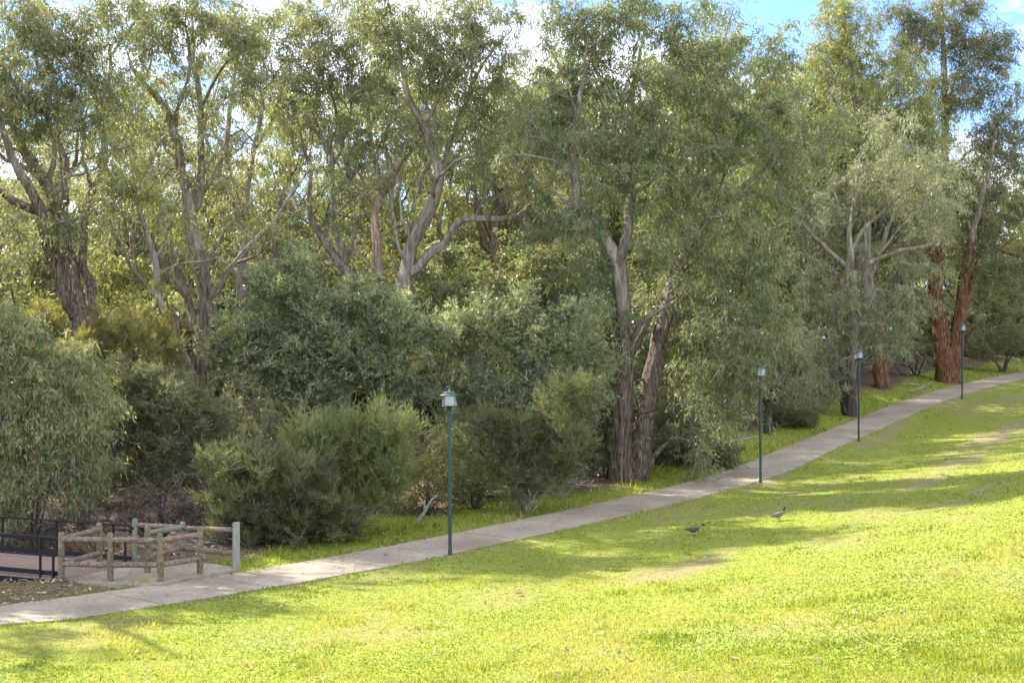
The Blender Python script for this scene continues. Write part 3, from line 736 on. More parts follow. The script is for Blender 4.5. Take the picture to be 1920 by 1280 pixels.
# the big twin-stemmed gum by the path
tree('gum_tree', 'big twin-stemmed gum with shaggy lower bark at the path edge', hit(1180, 903)[1], [
  [(1168, 905, 50), (1166, 860, 44), (1167, 813, 41), (1170, 729, 39), (1172, 678, 37), (1170, 588, 30), (1164, 517, 30), (1154, 483, 29), (1128, 440, 25), (1095, 400, 22), (1083, 350, 19), (1080, 300, 17), (1080, 233, 14), (1090, 150, 10), (1100, 60, 6)],
  [(1198, 906, 50, 0.2), (1198, 860, 46, 0.25), (1203, 813, 42, 0.4), (1215, 729, 38, 0.7), (1228, 658, 32, 1.0), (1246, 590, 29, 1.2), (1264, 530, 27, 1.3), (1281, 485, 24, 1.2), (1302, 445, 20, 1.0), (1323, 417, 15, 0.8), (1380, 360, 11, 0.5), (1447, 307, 8, 0.2), (1493, 283, 6.5, 0.1), (1543, 257, 5, 0), (1590, 214, 3, 0)],
  [(1160, 500, 24), (1177, 450, 21), (1183, 400, 20), (1190, 367, 18), (1184, 317, 16), (1187, 233, 13), (1194, 183, 11), (1202, 100, 8), (1211, 15, 5)],
  [(1182, 340, 9), (1153, 300, 8), (1140, 260, 7), (1127, 200, 4)], [(1081, 340, 9), (1053, 313, 8), (1010, 297, 6), (943, 292, 4)],
  [(1172, 690, 18), (1184, 664, 17), (1197, 640, 15), (1217, 602, 12), (1232, 578, 9), (1240, 530, 6)], [(1282, 500, 12), (1313, 497, 11), (1342, 475, 6)],
  [(1235, 650, 14), (1255, 645, 12), (1285, 632, 8), (1298, 628, 4)], [(1302, 445, 13), (1300, 380, 12), (1298, 300, 10), (1317, 150, 8), (1347, 90, 7), (1376, 15, 4)],
  [(1330, 410, 9), (1377, 267, 8), (1413, 233, 7), (1452, 195, 4)], [(1160, 730, 9), (1150, 715, 8), (1120, 678, 4)], [(1190, 370, 10), (1225, 330, 8), (1260, 260, 6), (1270, 180, 4)],
  [(1100, 400, 8), (1060, 380, 7), (1030, 350, 5)], [(1220, 700, 7), (1195, 712, 6), (1186, 722, 4)], [(1213, 890, 14), (1226, 855, 12), (1240, 840, 10), (1262, 822, 6)]],
 [(1080, 40, 80, 60, 40), (1190, 40, 80, 60, 42), (1300, 60, 80, 70, 38), (1060, 140, 80, 60, 36), (1150, 150, 70, 60, 30), (1250, 160, 80, 60, 40), (1340, 160, 70, 70, 36),
  (1040, 240, 80, 50, 34), (1130, 250, 70, 50, 22), (1230, 260, 70, 60, 34), (1330, 270, 80, 60, 40), (1420, 240, 70, 70, 32), (1480, 170, 60, 60, 20), (1440, 90, 60, 60, 20),
  (1270, 370, 80, 50, 36), (1370, 380, 85, 65, 34), (1460, 340, 60, 50, 26), (1330, 480, 85, 65, 36), (1420, 480, 70, 60, 40), (1290, 570, 50, 60, 26, 2), (1360, 590, 85, 75, 40),
  (1440, 590, 50, 70, 26), (1335, 690, 70, 60, 23, 1), (1400, 690, 60, 60, 20), (1345, 765, 70, 60, 20), (1285, 770, 40, 60, 11, 3), (1100, 500, 50, 40, 14), (1110, 590, 50, 50, 16), (1060, 430, 60, 40, 14, 1.5),
  (1235, 560, 34, 40, 10, 2.5), (1150, 350, 40, 40, 10), (1500, 290, 50, 40, 14), (1560, 240, 40, 40, 12), (1210, 450, 40, 40, 12, 2), (1315, 845, 40, 35, 7), (1100, 430, 50, 40, 9, -1.4), (1110, 340, 50, 50, 12, -1.6), (1085, 260, 40, 40, 8, -1.6), (1150, 560, 36, 40, 5, -1.2), (1190, 300, 40, 50, 9, -1.6), (1240, 470, 40, 40, 8, -1.5)],
 'gum', 'gum2', 'bigbark', 'twig', 9, extra=40, slim=0.98, keep=0.88)

tree('gum_tree', 'grey-leaved gum with pale spreading limbs beside the third lamp', hit(1594, 780)[1], [
  [(1598, 781, 22), (1598, 733, 19), (1601, 667, 18), (1604, 607, 17), (1598, 550, 17), (1591, 505, 18), (1594, 470, 14), (1590, 440, 11), (1600, 380, 8), (1612, 310, 5)],
  [(1583, 782, 15), (1580, 733, 13), (1573, 693, 10), (1560, 650, 6)],
  [(1597, 545, 13), (1570, 520, 11), (1550, 500, 9), (1507, 480, 6), (1500, 440, 4)], [(1591, 507, 12), (1557, 470, 10), (1520, 437, 8), (1490, 400, 4)],
  [(1597, 515, 12), (1640, 490, 10), (1697, 470, 9), (1747, 457, 7), (1775, 428, 4)], [(1594, 470, 9), (1617, 430, 8), (1647, 403, 7), (1680, 370, 6), (1730, 338, 4)],
  [(1640, 488, 6), (1690, 425, 5), (1745, 378, 3)], [(1600, 540, 8), (1612, 520, 7), (1612, 500, 4)], [(1590, 440, 7), (1570, 390, 6), (1560, 330, 4)]],
 [(1560, 560, 60, 50, 34), (1640, 590, 70, 50, 42), (1700, 580, 50, 50, 30), (1560, 640, 60, 50, 30), (1650, 640, 50, 30, 18), (1520, 520, 40, 40, 14), (1700, 330, 80, 60, 44), (1760, 400, 60, 50, 30),
  (1640, 350, 60, 50, 22), (1580, 370, 50, 50, 18), (1520, 400, 40, 40, 14), (1720, 500, 50, 40, 16), (1660, 250, 60, 50, 22), (1500, 680, 50, 60, 24), (1540, 720, 40, 40, 14), (1620, 480, 40, 30, 8), (1780, 320, 40, 50, 14)],
 'gum', 'gumgrey', 'greybark', 'twig', 10, extra=40, keep=0.8)

tree('gum_tree', 'stout pale orange trunk on the litter left of the stringy giant', hit(1655, 727)[1], [
  [(1655, 729, 38), (1652, 700, 33), (1650, 655, 30), (1645, 600, 26), (1632, 540, 23), (1628, 490, 20), (1625, 400, 16), (1615, 300, 12), (1600, 180, 9), (1597, 80, 6)],
  [(1632, 520, 12), (1660, 440, 9), (1690, 380, 6)], [(1610, 260, 8), (1560, 180, 6), (1540, 100, 4)]],
 [(1590, 60, 60, 65, 46), (1560, 130, 55, 55, 32), (1620, 150, 50, 55, 28), (1570, 10, 40, 40, 16), (1640, 250, 60, 50, 26), (1580, 230, 50, 40, 18), (1700, 200, 65, 60, 46), (1740, 260, 45, 50, 24), (1690, 130, 50, 45, 28)],
 dict(LEAF['gum'], R=1.25, L=0.24, w=0.055), 'gumy', 'stoutbark', 'twig', 11)

tree('stringybark_tree', 'huge forked tree with orange stringy bark behind the farthest lamp', hit(1778, 716)[1], [
  [(1778, 718, 64), (1776, 690, 54), (1768, 633, 42), (1760, 583, 34), (1754, 533, 32), (1759, 483, 28), (1766, 400, 22), (1770, 300, 19), (1770, 207, 16), (1767, 77, 11), (1763, -20, 7)],
  [(1782, 695, 40), (1794, 633, 32), (1804, 567, 26), (1811, 517, 22), (1825, 440, 17), (1850, 340, 12), (1870, 240, 7)],
  [(1800, 600, 12), (1840, 465, 11), (1897, 477, 8), (1940, 482, 5)], [(1770, 210, 8), (1800, 130, 7), (1840, 90, 4)], [(1769, 170, 8), (1735, 130, 6), (1710, 60, 4)],
  [(1770, 330, 8), (1810, 290, 6), (1850, 270, 4)], [(1765, 510, 8), (1778, 545, 7), (1788, 560, 4)], [(1795, 640, 10), (1815, 618, 8), (1834, 610, 4)], [(1780, 640, 10), (1785, 620, 8), (1800, 608, 5)]],
 [(1760, 40, 60, 55, 40), (1715, 75, 55, 45, 32), (1815, 80, 50, 45, 32), (1868, 85, 38, 38, 24), (1790, 170, 60, 45, 36), (1845, 150, 45, 35, 22), (1690, 20, 40, 30, 12), (1740, 190, 40, 40, 16), (1850, 260, 40, 30, 18), (1890, 200, 40, 50, 24),
  (1900, 290, 50, 60, 36), (1840, 340, 50, 50, 30), (1880, 400, 60, 50, 38), (1800, 400, 50, 50, 26), (1830, 480, 50, 50, 26), (1900, 490, 50, 50, 26), (1770, 290, 40, 50, 16), (1720, 460, 40, 40, 12), (1800, 20, 40, 40, 14), (1750, 350, 40, 50, 14)],
 dict(LEAF['gum'], R=1.25, L=0.24, w=0.055), 'gumdark', 'giantbark', 'twig', 12, slim=0.9, extra=20)

tree('small_gum_tree', 'small crooked dark tree standing behind the second lamp', hit(1440, 812)[1], [
  [(1437, 813, 18), (1437, 780, 15), (1444, 745, 13), (1455, 700, 11), (1462, 660, 8), (1450, 610, 5)], [(1440, 760, 8), (1420, 735, 6), (1400, 700, 4)], [(1447, 740, 8), (1480, 700, 6), (1500, 670, 3)]],
 [(1450, 640, 50, 40, 22), (1490, 640, 40, 40, 14), (1410, 690, 40, 40, 14), (1480, 720, 40, 30, 10)], 'gum', 'gumgrey', 'darkbark', 'twig', 13)

tree('small_gum_tree', 'thin dark sapling just left of the big twin-stemmed gum', hit(1138, 897)[1], [
  [(1138, 899, 14), (1138, 860, 12), (1134, 800, 10), (1120, 740, 7), (1110, 680, 4)], [(1136, 830, 6), (1150, 780, 4), (1146, 740, 3)]],
 [(1130, 740, 36, 60, 14), (1140, 820, 30, 40, 8), (1110, 660, 40, 40, 10)], 'gum', 'gumdark', 'darkbark', 'twig', 14)

# ---- shrubs: stems run from the foot into the body
def shrub(name, label, px, py, blobs, leaf, lmat, seed, D=None, nst=6, bm='twig', tm='darkbark', wid=7, lean=0, **kw):
    r = np.random.default_rng(seed + 500)
    if D is None: b = hit(px, py)
    else:
        b = P(px, py, D); b[2] = float(ground(b[0], b[1]))
    D = b[1]
    cl = blob_clumps(blobs, D, r, 0.22)
    c0 = cl.mean(0); far_ = np.linalg.norm((cl - c0) / cl.std(0), axis=1); out_ = cl[far_ > np.quantile(far_, 0.45)]
    pk = out_[r.random(len(out_)) < 0.2]
    cl = np.vstack([cl[r.random(len(cl)) < 0.88], pk + nrm(pk - c0 + np.array([0, 0, 0.6])) * r.uniform(0.2, 0.65, (len(pk), 1))])
    cl = cl[cl[:, 2] > ground(cl[:, 0], cl[:, 1]) + 0.12]
    st = []
    for k in range(nst):
        tgt = cl[r.integers(len(cl))]
        tgt = b + (tgt - b) * r.uniform(0.5, 0.75)
        s0 = b + np.array([r.normal(0, 0.12), r.normal(0, 0.12), -0.12]) if k else b + np.array([0, 0, -0.12])
        mid = s0 + (tgt - s0) * 0.5 + r.normal(0, 0.12, 3) + np.array([0, 0, 0.15])
        w = wid / F * D / 2 * r.uniform(0.6, 1.1)
        st.append((np.array([s0, mid, tgt]), np.array([w, w * 0.7, w * 0.35])))
    # later stems start from their own feet, beside the first
    return grow(name, label, 'shrub', st, cl, leaf, M[lmat], M[tm], M[bm], seed, tip=0.007, crown_name='foliage', sides=8, **kw)

shrub('weeping_gum_sapling', 'grey-green sapling with hanging leaves at the left picture edge', 60, 980, [
  (20, 640, 70, 60, 46), (100, 700, 60, 55, 44), (30, 770, 80, 70, 60), (130, 800, 60, 60, 44), (50, 880, 80, 60, 52), (140, 880, 45, 50, 24), (-60, 800, 70, 150, 60), (10, 950, 40, 22, 8), (160, 730, 30, 40, 12)],
  'weep', 'weep', 21, D=37, nst=5, twigp=0.2)
shrub('broom_shrub', 'golden olive broom-like shrub between the left gum trunks', 250, 900, [
  (240, 640, 70, 45, 90), (190, 650, 40, 40, 30), (300, 670, 40, 40, 34), (240, 700, 70, 40, 60), (290, 730, 60, 50, 40)], 'fuzz', 'olive', 22, D=45)
shrub('broom_shrub', 'small golden shrub peeking over the weeping sapling', 80, 900, [(80, 615, 45, 30, 44), (60, 660, 50, 40, 34), (100, 680, 50, 40, 20)], 'fuzz', 'olive', 23, D=47)
shrub('tea_tree_shrub', 'soft rounded grey-green shrub with a dead brown underside', 300, 975, [
  (250, 745, 60, 55, 70), (320, 770, 60, 50, 66), (240, 820, 60, 50, 60), (330, 840, 60, 50, 70), (390, 800, 40, 50, 34), (300, 890, 80, 35, 60), (220, 890, 40, 35, 24)], 'tea', 'tea', 24, D=40, wid=12, twigp=0.3)
shrub('dead_brush', 'tangle of dead brown twigs under the rounded grey shrub', 290, 1000, [
  (220, 950, 80, 35, 50), (310, 945, 70, 40, 54), (150, 960, 50, 30, 22), (370, 950, 50, 40, 26), (80, 985, 80, 30, 20)], dict(LEAF['twiggy'], k=12, m=7, L=0.13, w=0.02), 'dead', 25, D=38.5, wid=9, twigp=0.7)
shrub('dark_shrub', 'dark green dense shrub right behind the grey square post', 520, 1030, [
  (480, 900, 60, 50, 62), (560, 900, 60, 50, 62), (440, 960, 50, 45, 42), (520, 970, 70, 50, 80), (590, 970, 45, 50, 40), (480, 1010, 70, 25, 34), (640, 985, 30, 28, 14), (430, 870, 40, 30, 20)], 'fuzz', 'dark', 26, D=36.2, wid=7)
shrub('needle_shrub', 'bright fuzzy green shrub left of the nearest lamp', 660, 1000, [
  (620, 825, 60, 35, 62), (700, 820, 65, 38, 70), (650, 870, 70, 40, 60), (730, 870, 40, 45, 34), (580, 850, 35, 40, 24), (690, 920, 60, 35, 26), (630, 930, 50, 35, 18)], 'fuzz', 'fuzz', 27, D=37.8, wid=10, twigp=0.35)
shrub('wattle_shrub', 'large silvery blue-green wattle filling the middle left', 620, 950, [
  (530, 540, 60, 50, 46), (600, 590, 70, 50, 58), (470, 620, 60, 45, 42), (430, 660, 40, 35, 20), (540, 660, 70, 50, 60), (640, 660, 70, 50, 60), (715, 600, 50, 45, 38), (790, 635, 50, 40, 32), (680, 555, 34, 34, 12), (560, 500, 30, 26, 9), (700, 700, 70, 45, 46), (580, 730, 80, 40, 44),
  (470, 710, 60, 45, 30), (760, 730, 50, 45, 26), (520, 790, 70, 40, 22), (640, 780, 60, 30, 14), (730, 800, 50, 50, 18), (760, 860, 45, 40, 14, -1), (680, 860, 50, 40, 14), (560, 840, 60, 40, 14)], 'wattle', 'wattle', 28, D=44, nst=9, wid=13, twigp=0.18)
shrub('wattle_shrub', 'broad green wattle spreading behind the nearest lamp head', 900, 950, [
  (850, 632, 50, 36, 30), (930, 612, 50, 45, 36), (1015, 640, 50, 40, 32), (1065, 605, 34, 34, 14), (980, 575, 26, 26, 7), (870, 710, 60, 45, 46), (960, 720, 60, 50, 50), (1050, 720, 50, 50, 36), (880, 790, 60, 45, 34), (960, 800, 60, 45, 36), (1070, 790, 40, 45, 20), (840, 850, 50, 45, 18), (800, 690, 40, 40, 18), (900, 870, 50, 40, 14), (1100, 660, 40, 50, 18), (860, 900, 50, 35, 14, -1), (950, 880, 50, 40, 14), (1040, 880, 50, 40, 14), (1110, 740, 30, 50, 10)],
  'wattle', 'wattle', 29, D=45.5, nst=9, wid=11, twigp=0.2)
shrub('dark_shrub', 'very dark fine-leaved shrub with pale bare stems beside the path', 985, 965, [
  (970, 820, 50, 50, 40), (1040, 790, 50, 60, 46), (1000, 870, 50, 45, 34), (1060, 860, 45, 50, 30), (1080, 740, 30, 40, 14), (980, 920, 34, 28, 10), (930, 790, 24, 34, 8)], 'fuzz', 'dark', 30, D=41.5, nst=9, wid=5, tm='deadwood', bm='deadwood', twigp=0.3)
shrub('understorey_shrub', 'loose twiggy shrub with small bright leaves right of the nearest lamp', 890, 955, [
  (880, 870, 50, 60, 26), (860, 920, 40, 30, 12), (920, 900, 40, 40, 12)], 'twiggy', 'fuzz', 31, D=42.5, nst=10, wid=5, twigp=0.6)
shrub('understorey_shrub', 'loose twiggy shrub with yellowish leaves left of the nearest lamp pole', 800, 960, [
  (800, 860, 45, 60, 26), (770, 920, 40, 30, 12), (820, 930, 30, 30, 8)], 'twiggy', 'olive', 32, D=41.5, nst=10, wid=5, twigp=0.6)
shrub('understorey_shrub', 'dim leafy shrub in the shade under the middle wattle', 560, 985, [
  (470, 780, 50, 60, 20), (450, 850, 40, 50, 16), (540, 850, 50, 40, 16)], 'twiggy', 'tea', 33, D=42, nst=8, wid=6, twigp=0.6)
shrub('low_shrub', 'low rounded shrub on the grass behind the second lamp', 1487, 800, [(1487, 782, 38, 14, 34), (1460, 785, 24, 12, 12), (1515, 788, 20, 10, 10)], 'tea', 'dark', 34, nst=4, wid=4)
shrub('low_shrub', 'leafy regrowth drooping to the grass right of the big gum', 1325, 872, [(1320, 845, 36, 28, 30), (1340, 862, 20, 12, 8), (1285, 835, 30, 34, 16)], 'gum', 'gumdark', 35, nst=4, wid=5)
shrub('scrub_bush', 'brownish scrub at the right edge above the path', 1880, 680, [(1880, 640, 40, 30, 40), (1840, 655, 34, 26, 26), (1920, 630, 40, 36, 34), (1950, 650, 40, 30, 20)], 'tea', 'tea', 36, D=90, nst=6, wid=4)
shrub('scrub_bush', 'dark low scrub between the stout trunk and the stringy giant', 1715, 700, [(1710, 650, 30, 34, 26), (1690, 670, 24, 24, 12), (1735, 670, 22, 30, 12)], 'twiggy', 'tea', 37, D=84, nst=6, wid=4)
shrub('scrub_bush', 'tall grey-green thicket right of the stringy giant', 1840, 690, [(1830, 600, 40, 40, 34), (1870, 620, 40, 40, 34), (1820, 650, 36, 30, 24), (1890, 580, 40, 40, 24)], dict(LEAF['tea'], R=1.0, L=0.2, w=0.06), 'tea', 136, D=99, nst=7, wid=4)
shrub('scrub_bush', 'tall dark thicket left of the stringy giant', 1730, 690, [(1730, 610, 34, 40, 30), (1700, 640, 36, 30, 26), (1745, 660, 30, 30, 20)], dict(LEAF['tea'], R=1.0, L=0.2, w=0.06), 'dark', 137, D=97, nst=7, wid=4)
shrub('scrub_bush', 'olive thicket behind the stout orange trunk', 1640, 700, [(1640, 640, 40, 36, 30), (1600, 660, 36, 30, 24), (1670, 670, 30, 26, 18)], dict(LEAF['tea'], R=1.0, L=0.2, w=0.06), 'tea', 138, D=94, nst=7, wid=4)
shrub('scrub_bush', 'dense thicket at the right picture edge', 1920, 680, [(1920, 600, 40, 40, 34), (1960, 620, 40, 40, 30), (1900, 645, 36, 26, 20)], dict(LEAF['tea'], R=1.0, L=0.2, w=0.06), 'dark', 139, D=104, nst=7, wid=4)
shrub('scrub_bush', 'mid green scrub behind the big gum trunk on the left', 1080, 890, [(1090, 800, 50, 60, 24), (1060, 850, 40, 40, 14), (1120, 850, 30, 40, 10)], 'tea', 'dark', 38, D=51, nst=6, wid=5)
shrub('scrub_bush', 'dark scrub in the gap right of the big gum trunk', 1265, 880, [(1270, 800, 40, 60, 22), (1250, 850, 30, 30, 10), (1310, 820, 40, 40, 12)], 'gum', 'gumdark', 39, D=52, nst=5, wid=6)
shrub('scrub_bush', 'grey scrub low behind the first of the right-hand trees', 1540, 770, [(1540, 740, 40, 26, 22), (1500, 750, 30, 20, 10)], 'twiggy', 'tea', 40, D=74, nst=6, wid=4)

# ---- wood behind: a few kinds of gum, copied
def wood_tree(seed, h, lmat, label):
    r = np.random.default_rng(seed)
    p = [np.array([0, 0, -0.3])]; x = np.zeros(2)
    for k in range(1, 7):
        x = x + r.normal(0, 0.28, 2); p.append(np.array([x[0], x[1], h * 0.8 * k / 6]))
    st = [(np.array(p), np.linspace(0.34, 0.06, 7))]
    for k in range(5):
        q = p[2 + k % 4]; a = r.uniform(0, 6.28); L = r.uniform(2.0, 4.2)
        st.append((np.array([q, q + [math.cos(a) * L * 0.45, math.sin(a) * L * 0.45, L * 0.5], q + [math.cos(a) * L * 0.8, math.sin(a) * L * 0.8, L * 1.25]]), np.array([0.15, 0.10, 0.04])))
    cl = []
    for k in range(16):
        a = r.uniform(0, 6.28); zz = r.uniform(0.16, 0.97); rad = h * 0.25 * math.sin(math.pi * min(1, 0.25 + 0.72 * zz)) * r.uniform(0.3, 1)
        c = np.array([math.cos(a) * rad, math.sin(a) * rad, h * zz])
        cl += list(c + r.normal(0, 1, (8, 3)) * np.array([1.1, 1.1, 0.75]))
    return grow('wood_gum_tree', label, 'tree', st, np.array(cl), 'far', M[lmat], M['pale'], M['twig'], seed, group='trees of the wood behind', twigp=0.1, tip=0.02, sides=8)

def airy_tree(seed, h, lmat, label):
    r = np.random.default_rng(seed)
    st = []; x = np.zeros(2); p = [np.array([0, 0, -0.4])]
    for k in range(1, 8):
        x = x + r.normal(0, 0.45, 2); p.append(np.array([x[0], x[1], h * 0.86 * k / 7]))
    st.append((np.array(p), np.linspace(0.26, 0.04, 8)))
    for k in range(13):
        i = r.integers(2, 7); q = p[i]; a = r.uniform(0, 6.28); L = r.uniform(2.2, 5.0) * (1.15 - i * 0.06); pts = [q]; d = nrm(np.array([math.cos(a), math.sin(a), 1.1]))
        for _ in range(5):
            d = nrm(d + r.normal(0, 0.25, 3) + [0, 0, 0.12]); pts.append(pts[-1] + d * L / 5)
        st.append((np.array(pts), np.linspace(0.11 - i * 0.008, 0.015, 6)))
    cl = [pt + r.normal(0, 0.6, 3) for pp, _ in st[1:] for pt in pp[2:]] + [pt + r.normal(0, 1.3, 3) for pp, _ in st[1:] for pt in pp[3:]] + [p[-1] + r.normal(0, 1.0, 3) for _ in range(8)]
    return grow('airy_gum_tree', label, 'tree', st, np.array(cl), dict(LEAF['gum'], k=10, m=12, L=0.24, w=0.055), M[lmat], M['palebark'], M['twig'], seed, group='trees of the wood behind', twigp=0.15, tip=0.014, sides=8)

def copy_tree(o):
    c = o.copy(); C.objects.link(c)
    for ch in list(o.children):
        d = ch.copy(); C.objects.link(d); d.parent = c
    return c

WL = ['sunlit yellow-green gum in the wood behind the front trees', 'olive green gum in the wood behind the front trees', 'darker green gum in the wood behind the front trees']
protos = [wood_tree(301, 13, 'far', WL[0]), wood_tree(302, 14, 'gumy', WL[0]), wood_tree(303, 13, 'gum', WL[1]), wood_tree(304, 12, 'gum2', WL[2]), wood_tree(305, 15, 'far', WL[0])]
protos += [airy_tree(311, 18, 'gumy', WL[0]), airy_tree(312, 19, 'gumgrey', WL[0]), airy_tree(313, 18, 'gum', WL[1])]
spots = []
rw = np.random.default_rng(77)
# (photo column, distance, height of top row)
for px, D, top in [(-60, 66, 330), (60, 74, 350), (150, 88, 370), (230, 70, 345), (320, 92, 350), (400, 78, 330), (480, 96, 340), (545, 72, 345), (620, 88, 330), (700, 74, 310), (780, 95, 290), (850, 76, 280), (930, 90, 220),
                   (1010, 72, 190), (1060, 96, 150), (1130, 78, 160), (1210, 92, 130), (1290, 76, 170), (1370, 98, 110), (1440, 82, 150), (1500, 100, 120), (1570, 92, 200), (1640, 104, 210), (1700, 96, 260), (1840, 104, 330), (1930, 100, 360), (2010, 108, 330),
                   (20, 104, 360), (270, 112, 365), (440, 116, 350), (660, 114, 330), (1480, 70, 420), (100, 58, 480), (520, 62, 470), (830, 60, 470), (1040, 60, 450), (250, 60, 470), (660, 63, 480), (960, 70, 400), (1560, 84, 420), (1740, 112, 330), (-470, 39, -60), (-400, 47, -30), (-560, 43, -90), (-740, 38, -60)]:
    spots.append((px, D, top))
for px, D, top in [(1500, 118, 470), (1590, 122, 480), (1680, 118, 500), (1760, 124, 480), (1850, 120, 500), (1930, 126, 470), (2020, 120, 480), (1810, 100, 560), (1900, 98, 570), (1740, 98, 575), (1970, 100, 560),
                   (-30, 130, 430), (90, 136, 440), (210, 128, 430), (340, 134, 440), (470, 130, 430), (600, 138, 430), (730, 132, 420), (860, 136, 400), (990, 130, 380), (1120, 136, 380), (1250, 130, 370), (1380, 136, 380),
                   (860, 57, 470), (930, 56, 500), (1010, 57, 480), (1080, 58, 470), (800, 60, 520), (1440, 76, 560), (1510, 82, 580), (1260, 62, 560), (1140, 60, 600), (1060, 52, 640), (420, 60, 500), (180, 56, 560), (330, 58, 560), (20, 56, 540), (720, 58, 560), (560, 58, 560), (1335, 60, 590), (1395, 68, 600), (1300, 76, 540), (1590, 86, 560)]:
    spots.append((px, D, top))
MARKS = [(-10000, 'well beyond the left picture edge'), (-600, 'just beyond the left picture edge'), (-100, 'at the left picture edge'), (130, 'behind the thick left gum'), (290, 'behind the many-stemmed brown gum'), (425, 'behind the pale straight gum'), (540, 'behind the top of the silvery wattle'), (640, 'behind the whitish leaning gum'),
         (735, 'behind the forked gum'), (850, 'behind the long bare limb'), (980, 'left of the big twin-stemmed gum'), (1100, 'behind the big twin-stemmed gum'), (1240, 'behind the big gum foliage'), (1400, 'behind the second lamp'), (1530, 'behind the grey-leaved gum'), (1640, 'behind the stout orange trunk'), (1730, 'behind the stringy giant'), (1830, 'right of the stringy giant'), (1925, 'beyond the right picture edge')]
airy = [(-20, 62, 60), (70, 70, 130), (215, 64, 90), (330, 74, 150), (430, 66, 70), (520, 78, 120), (600, 68, 90), (690, 76, 60), (770, 66, 110), (860, 74, 40), (960, 68, 60), (1040, 80, 60), (1490, 84, 60), (1545, 74, 240), (1640, 92, 160), (1700, 84, 230), (1850, 92, 240), (1915, 86, 300), (1960, 96, 200), (280, 84, 180), (550, 60, 180), (140, 80, 200), (1420, 78, 40), (1260, 70, 40)]
spots += airy
used = set(); seen_labels = set()
for i, (px, D, top) in enumerate(spots):
    k = i % 5 if px < 900 else (i * 2 + 1) % 5
    if (px, D, top) in airy: k = 5 + i % 3
    KIND = ['sunlit yellow-green', 'pale yellowish', 'olive green', 'dark green', 'tall light green', 'airy yellowish', 'airy greyish', 'airy olive']
    depth = 'nearest' if D < 63 else 'nearer' if D < 80 else 'middle' if D < 101 else 'farther' if D < 120 else 'farthest'
    squat = top > 440 and D < 110
    for _ in range(5):
        lab = KIND[k] + (' bushy gum' if squat else ' gum') + ' in the ' + depth + ' wood ' + [t_ for q_, t_ in MARKS if px >= q_][-1]
        if lab not in seen_labels: break
        k = (k + 1) % 5 if k < 5 else 5 + (k - 4) % 3
    seen_labels.add(lab)
    o = protos[k] if k not in used else copy_tree(protos[k])
    used.add(k)
    while path_coords((px - 960) / F * D, D)[0][0] > -7: D *= 1.03
    x = (px - 960) / F * D; g = float(ground(x, D))
    h = CZ - (top - HY) / F * D - g
    s = h / [13, 14, 13, 12, 15, 18, 19, 18][k]
    o['label'] = lab
    o.location = (x, D, g); o.rotation_euler = (0, 0, rw.uniform(0, 6.28)); w = s * rw.uniform(0.9, 1.15) if s > 0.75 else s * 1.5; o.scale = (w, w, s)

# ------------------------------------------------------------------ lamps
def lamp(px, py, label, h, lean):
    b = hit(px, py)
    root = thing('lamp_post', label, 'lamp post', b, 'path lamps')
    root.rotation_euler = (lean[1], lean[0], random.uniform(0, 6.28))
    g = h - 0.44
    mb = MB(); mb.lathe([(0.0, -0.3), (0.055, -0.3), (0.055, 0.16), (0.050, 0.18), (0.048, 0.2), (0.045, g - 0.09), (0.0, g - 0.09)], 16); mb.build('pole', M['lamp'], root)
    mb = MB(); mb.lathe([(0.0, g - 0.1), (0.056, g - 0.1), (0.056, g), (0.0, g)], 16); mb.build('collar', M['steel'], root)
    hd = MB(); hd.lathe([(0.0, g), (0.20, g), (0.205, g + 0.012), (0.20, g + 0.022), (0.0, g + 0.022)], 28); base = hd.build('lantern_base', M['lampcap'], root)
    mb = MB(); mb.lathe([(0.197, g + 0.022), (0.185, g + 0.16), (0.175, g + 0.285)], 28); mb.build('clear_shade', M['clear'], root)
    mb = MB(); mb.lathe([(0.0, g + 0.024), (0.10, g + 0.026), (0.108, g + 0.05), (0.15, g + 0.27), (0.15, g + 0.284), (0.0, g + 0.284)], 24); mb.build('diffuser', M['opal'], root)
    for k in range(4):
        a = k * math.pi / 2 + 0.4
        mb = MB(); mb.tube([(0.197 * math.cos(a), 0.197 * math.sin(a), g + 0.02), (0.178 * math.cos(a), 0.178 * math.sin(a), g + 0.288)], 0.007, 6); mb.build('strut', M['lampcap'], root)
    mb = MB(); mb.lathe([(0.0, g + 0.286), (0.255, g + 0.286), (0.262, g + 0.296), (0.252, g + 0.306), (0.16, g + 0.33), (0.155, g + 0.375), (0.13, g + 0.392), (0.0, g + 0.402)], 28); cap = mb.build('cap', M['lampcap'], root)
    mb = MB(); mb.lathe([(0.0, g + 0.398), (0.022, g + 0.4), (0.024, g + 0.425), (0.0, g + 0.44)], 12); mb.build('finial', M['postgrey'], cap)
lamp(844, 1040, 'nearest green lamp post, in front of the dense wattle scrub', 4.38, (0.012, 0.0))
lamp(1426, 905, 'second green lamp post, in front of the hanging gum foliage', 4.38, (0.0, 0.0))
lamp(1610, 827, 'third green lamp post, in front of the grey-leaved gum', 4.38, (0.0, 0.0))
lamp(1804, 748, 'farthest green lamp post, in front of the orange stringy trunk', 4.38, (0.006, 0.0))

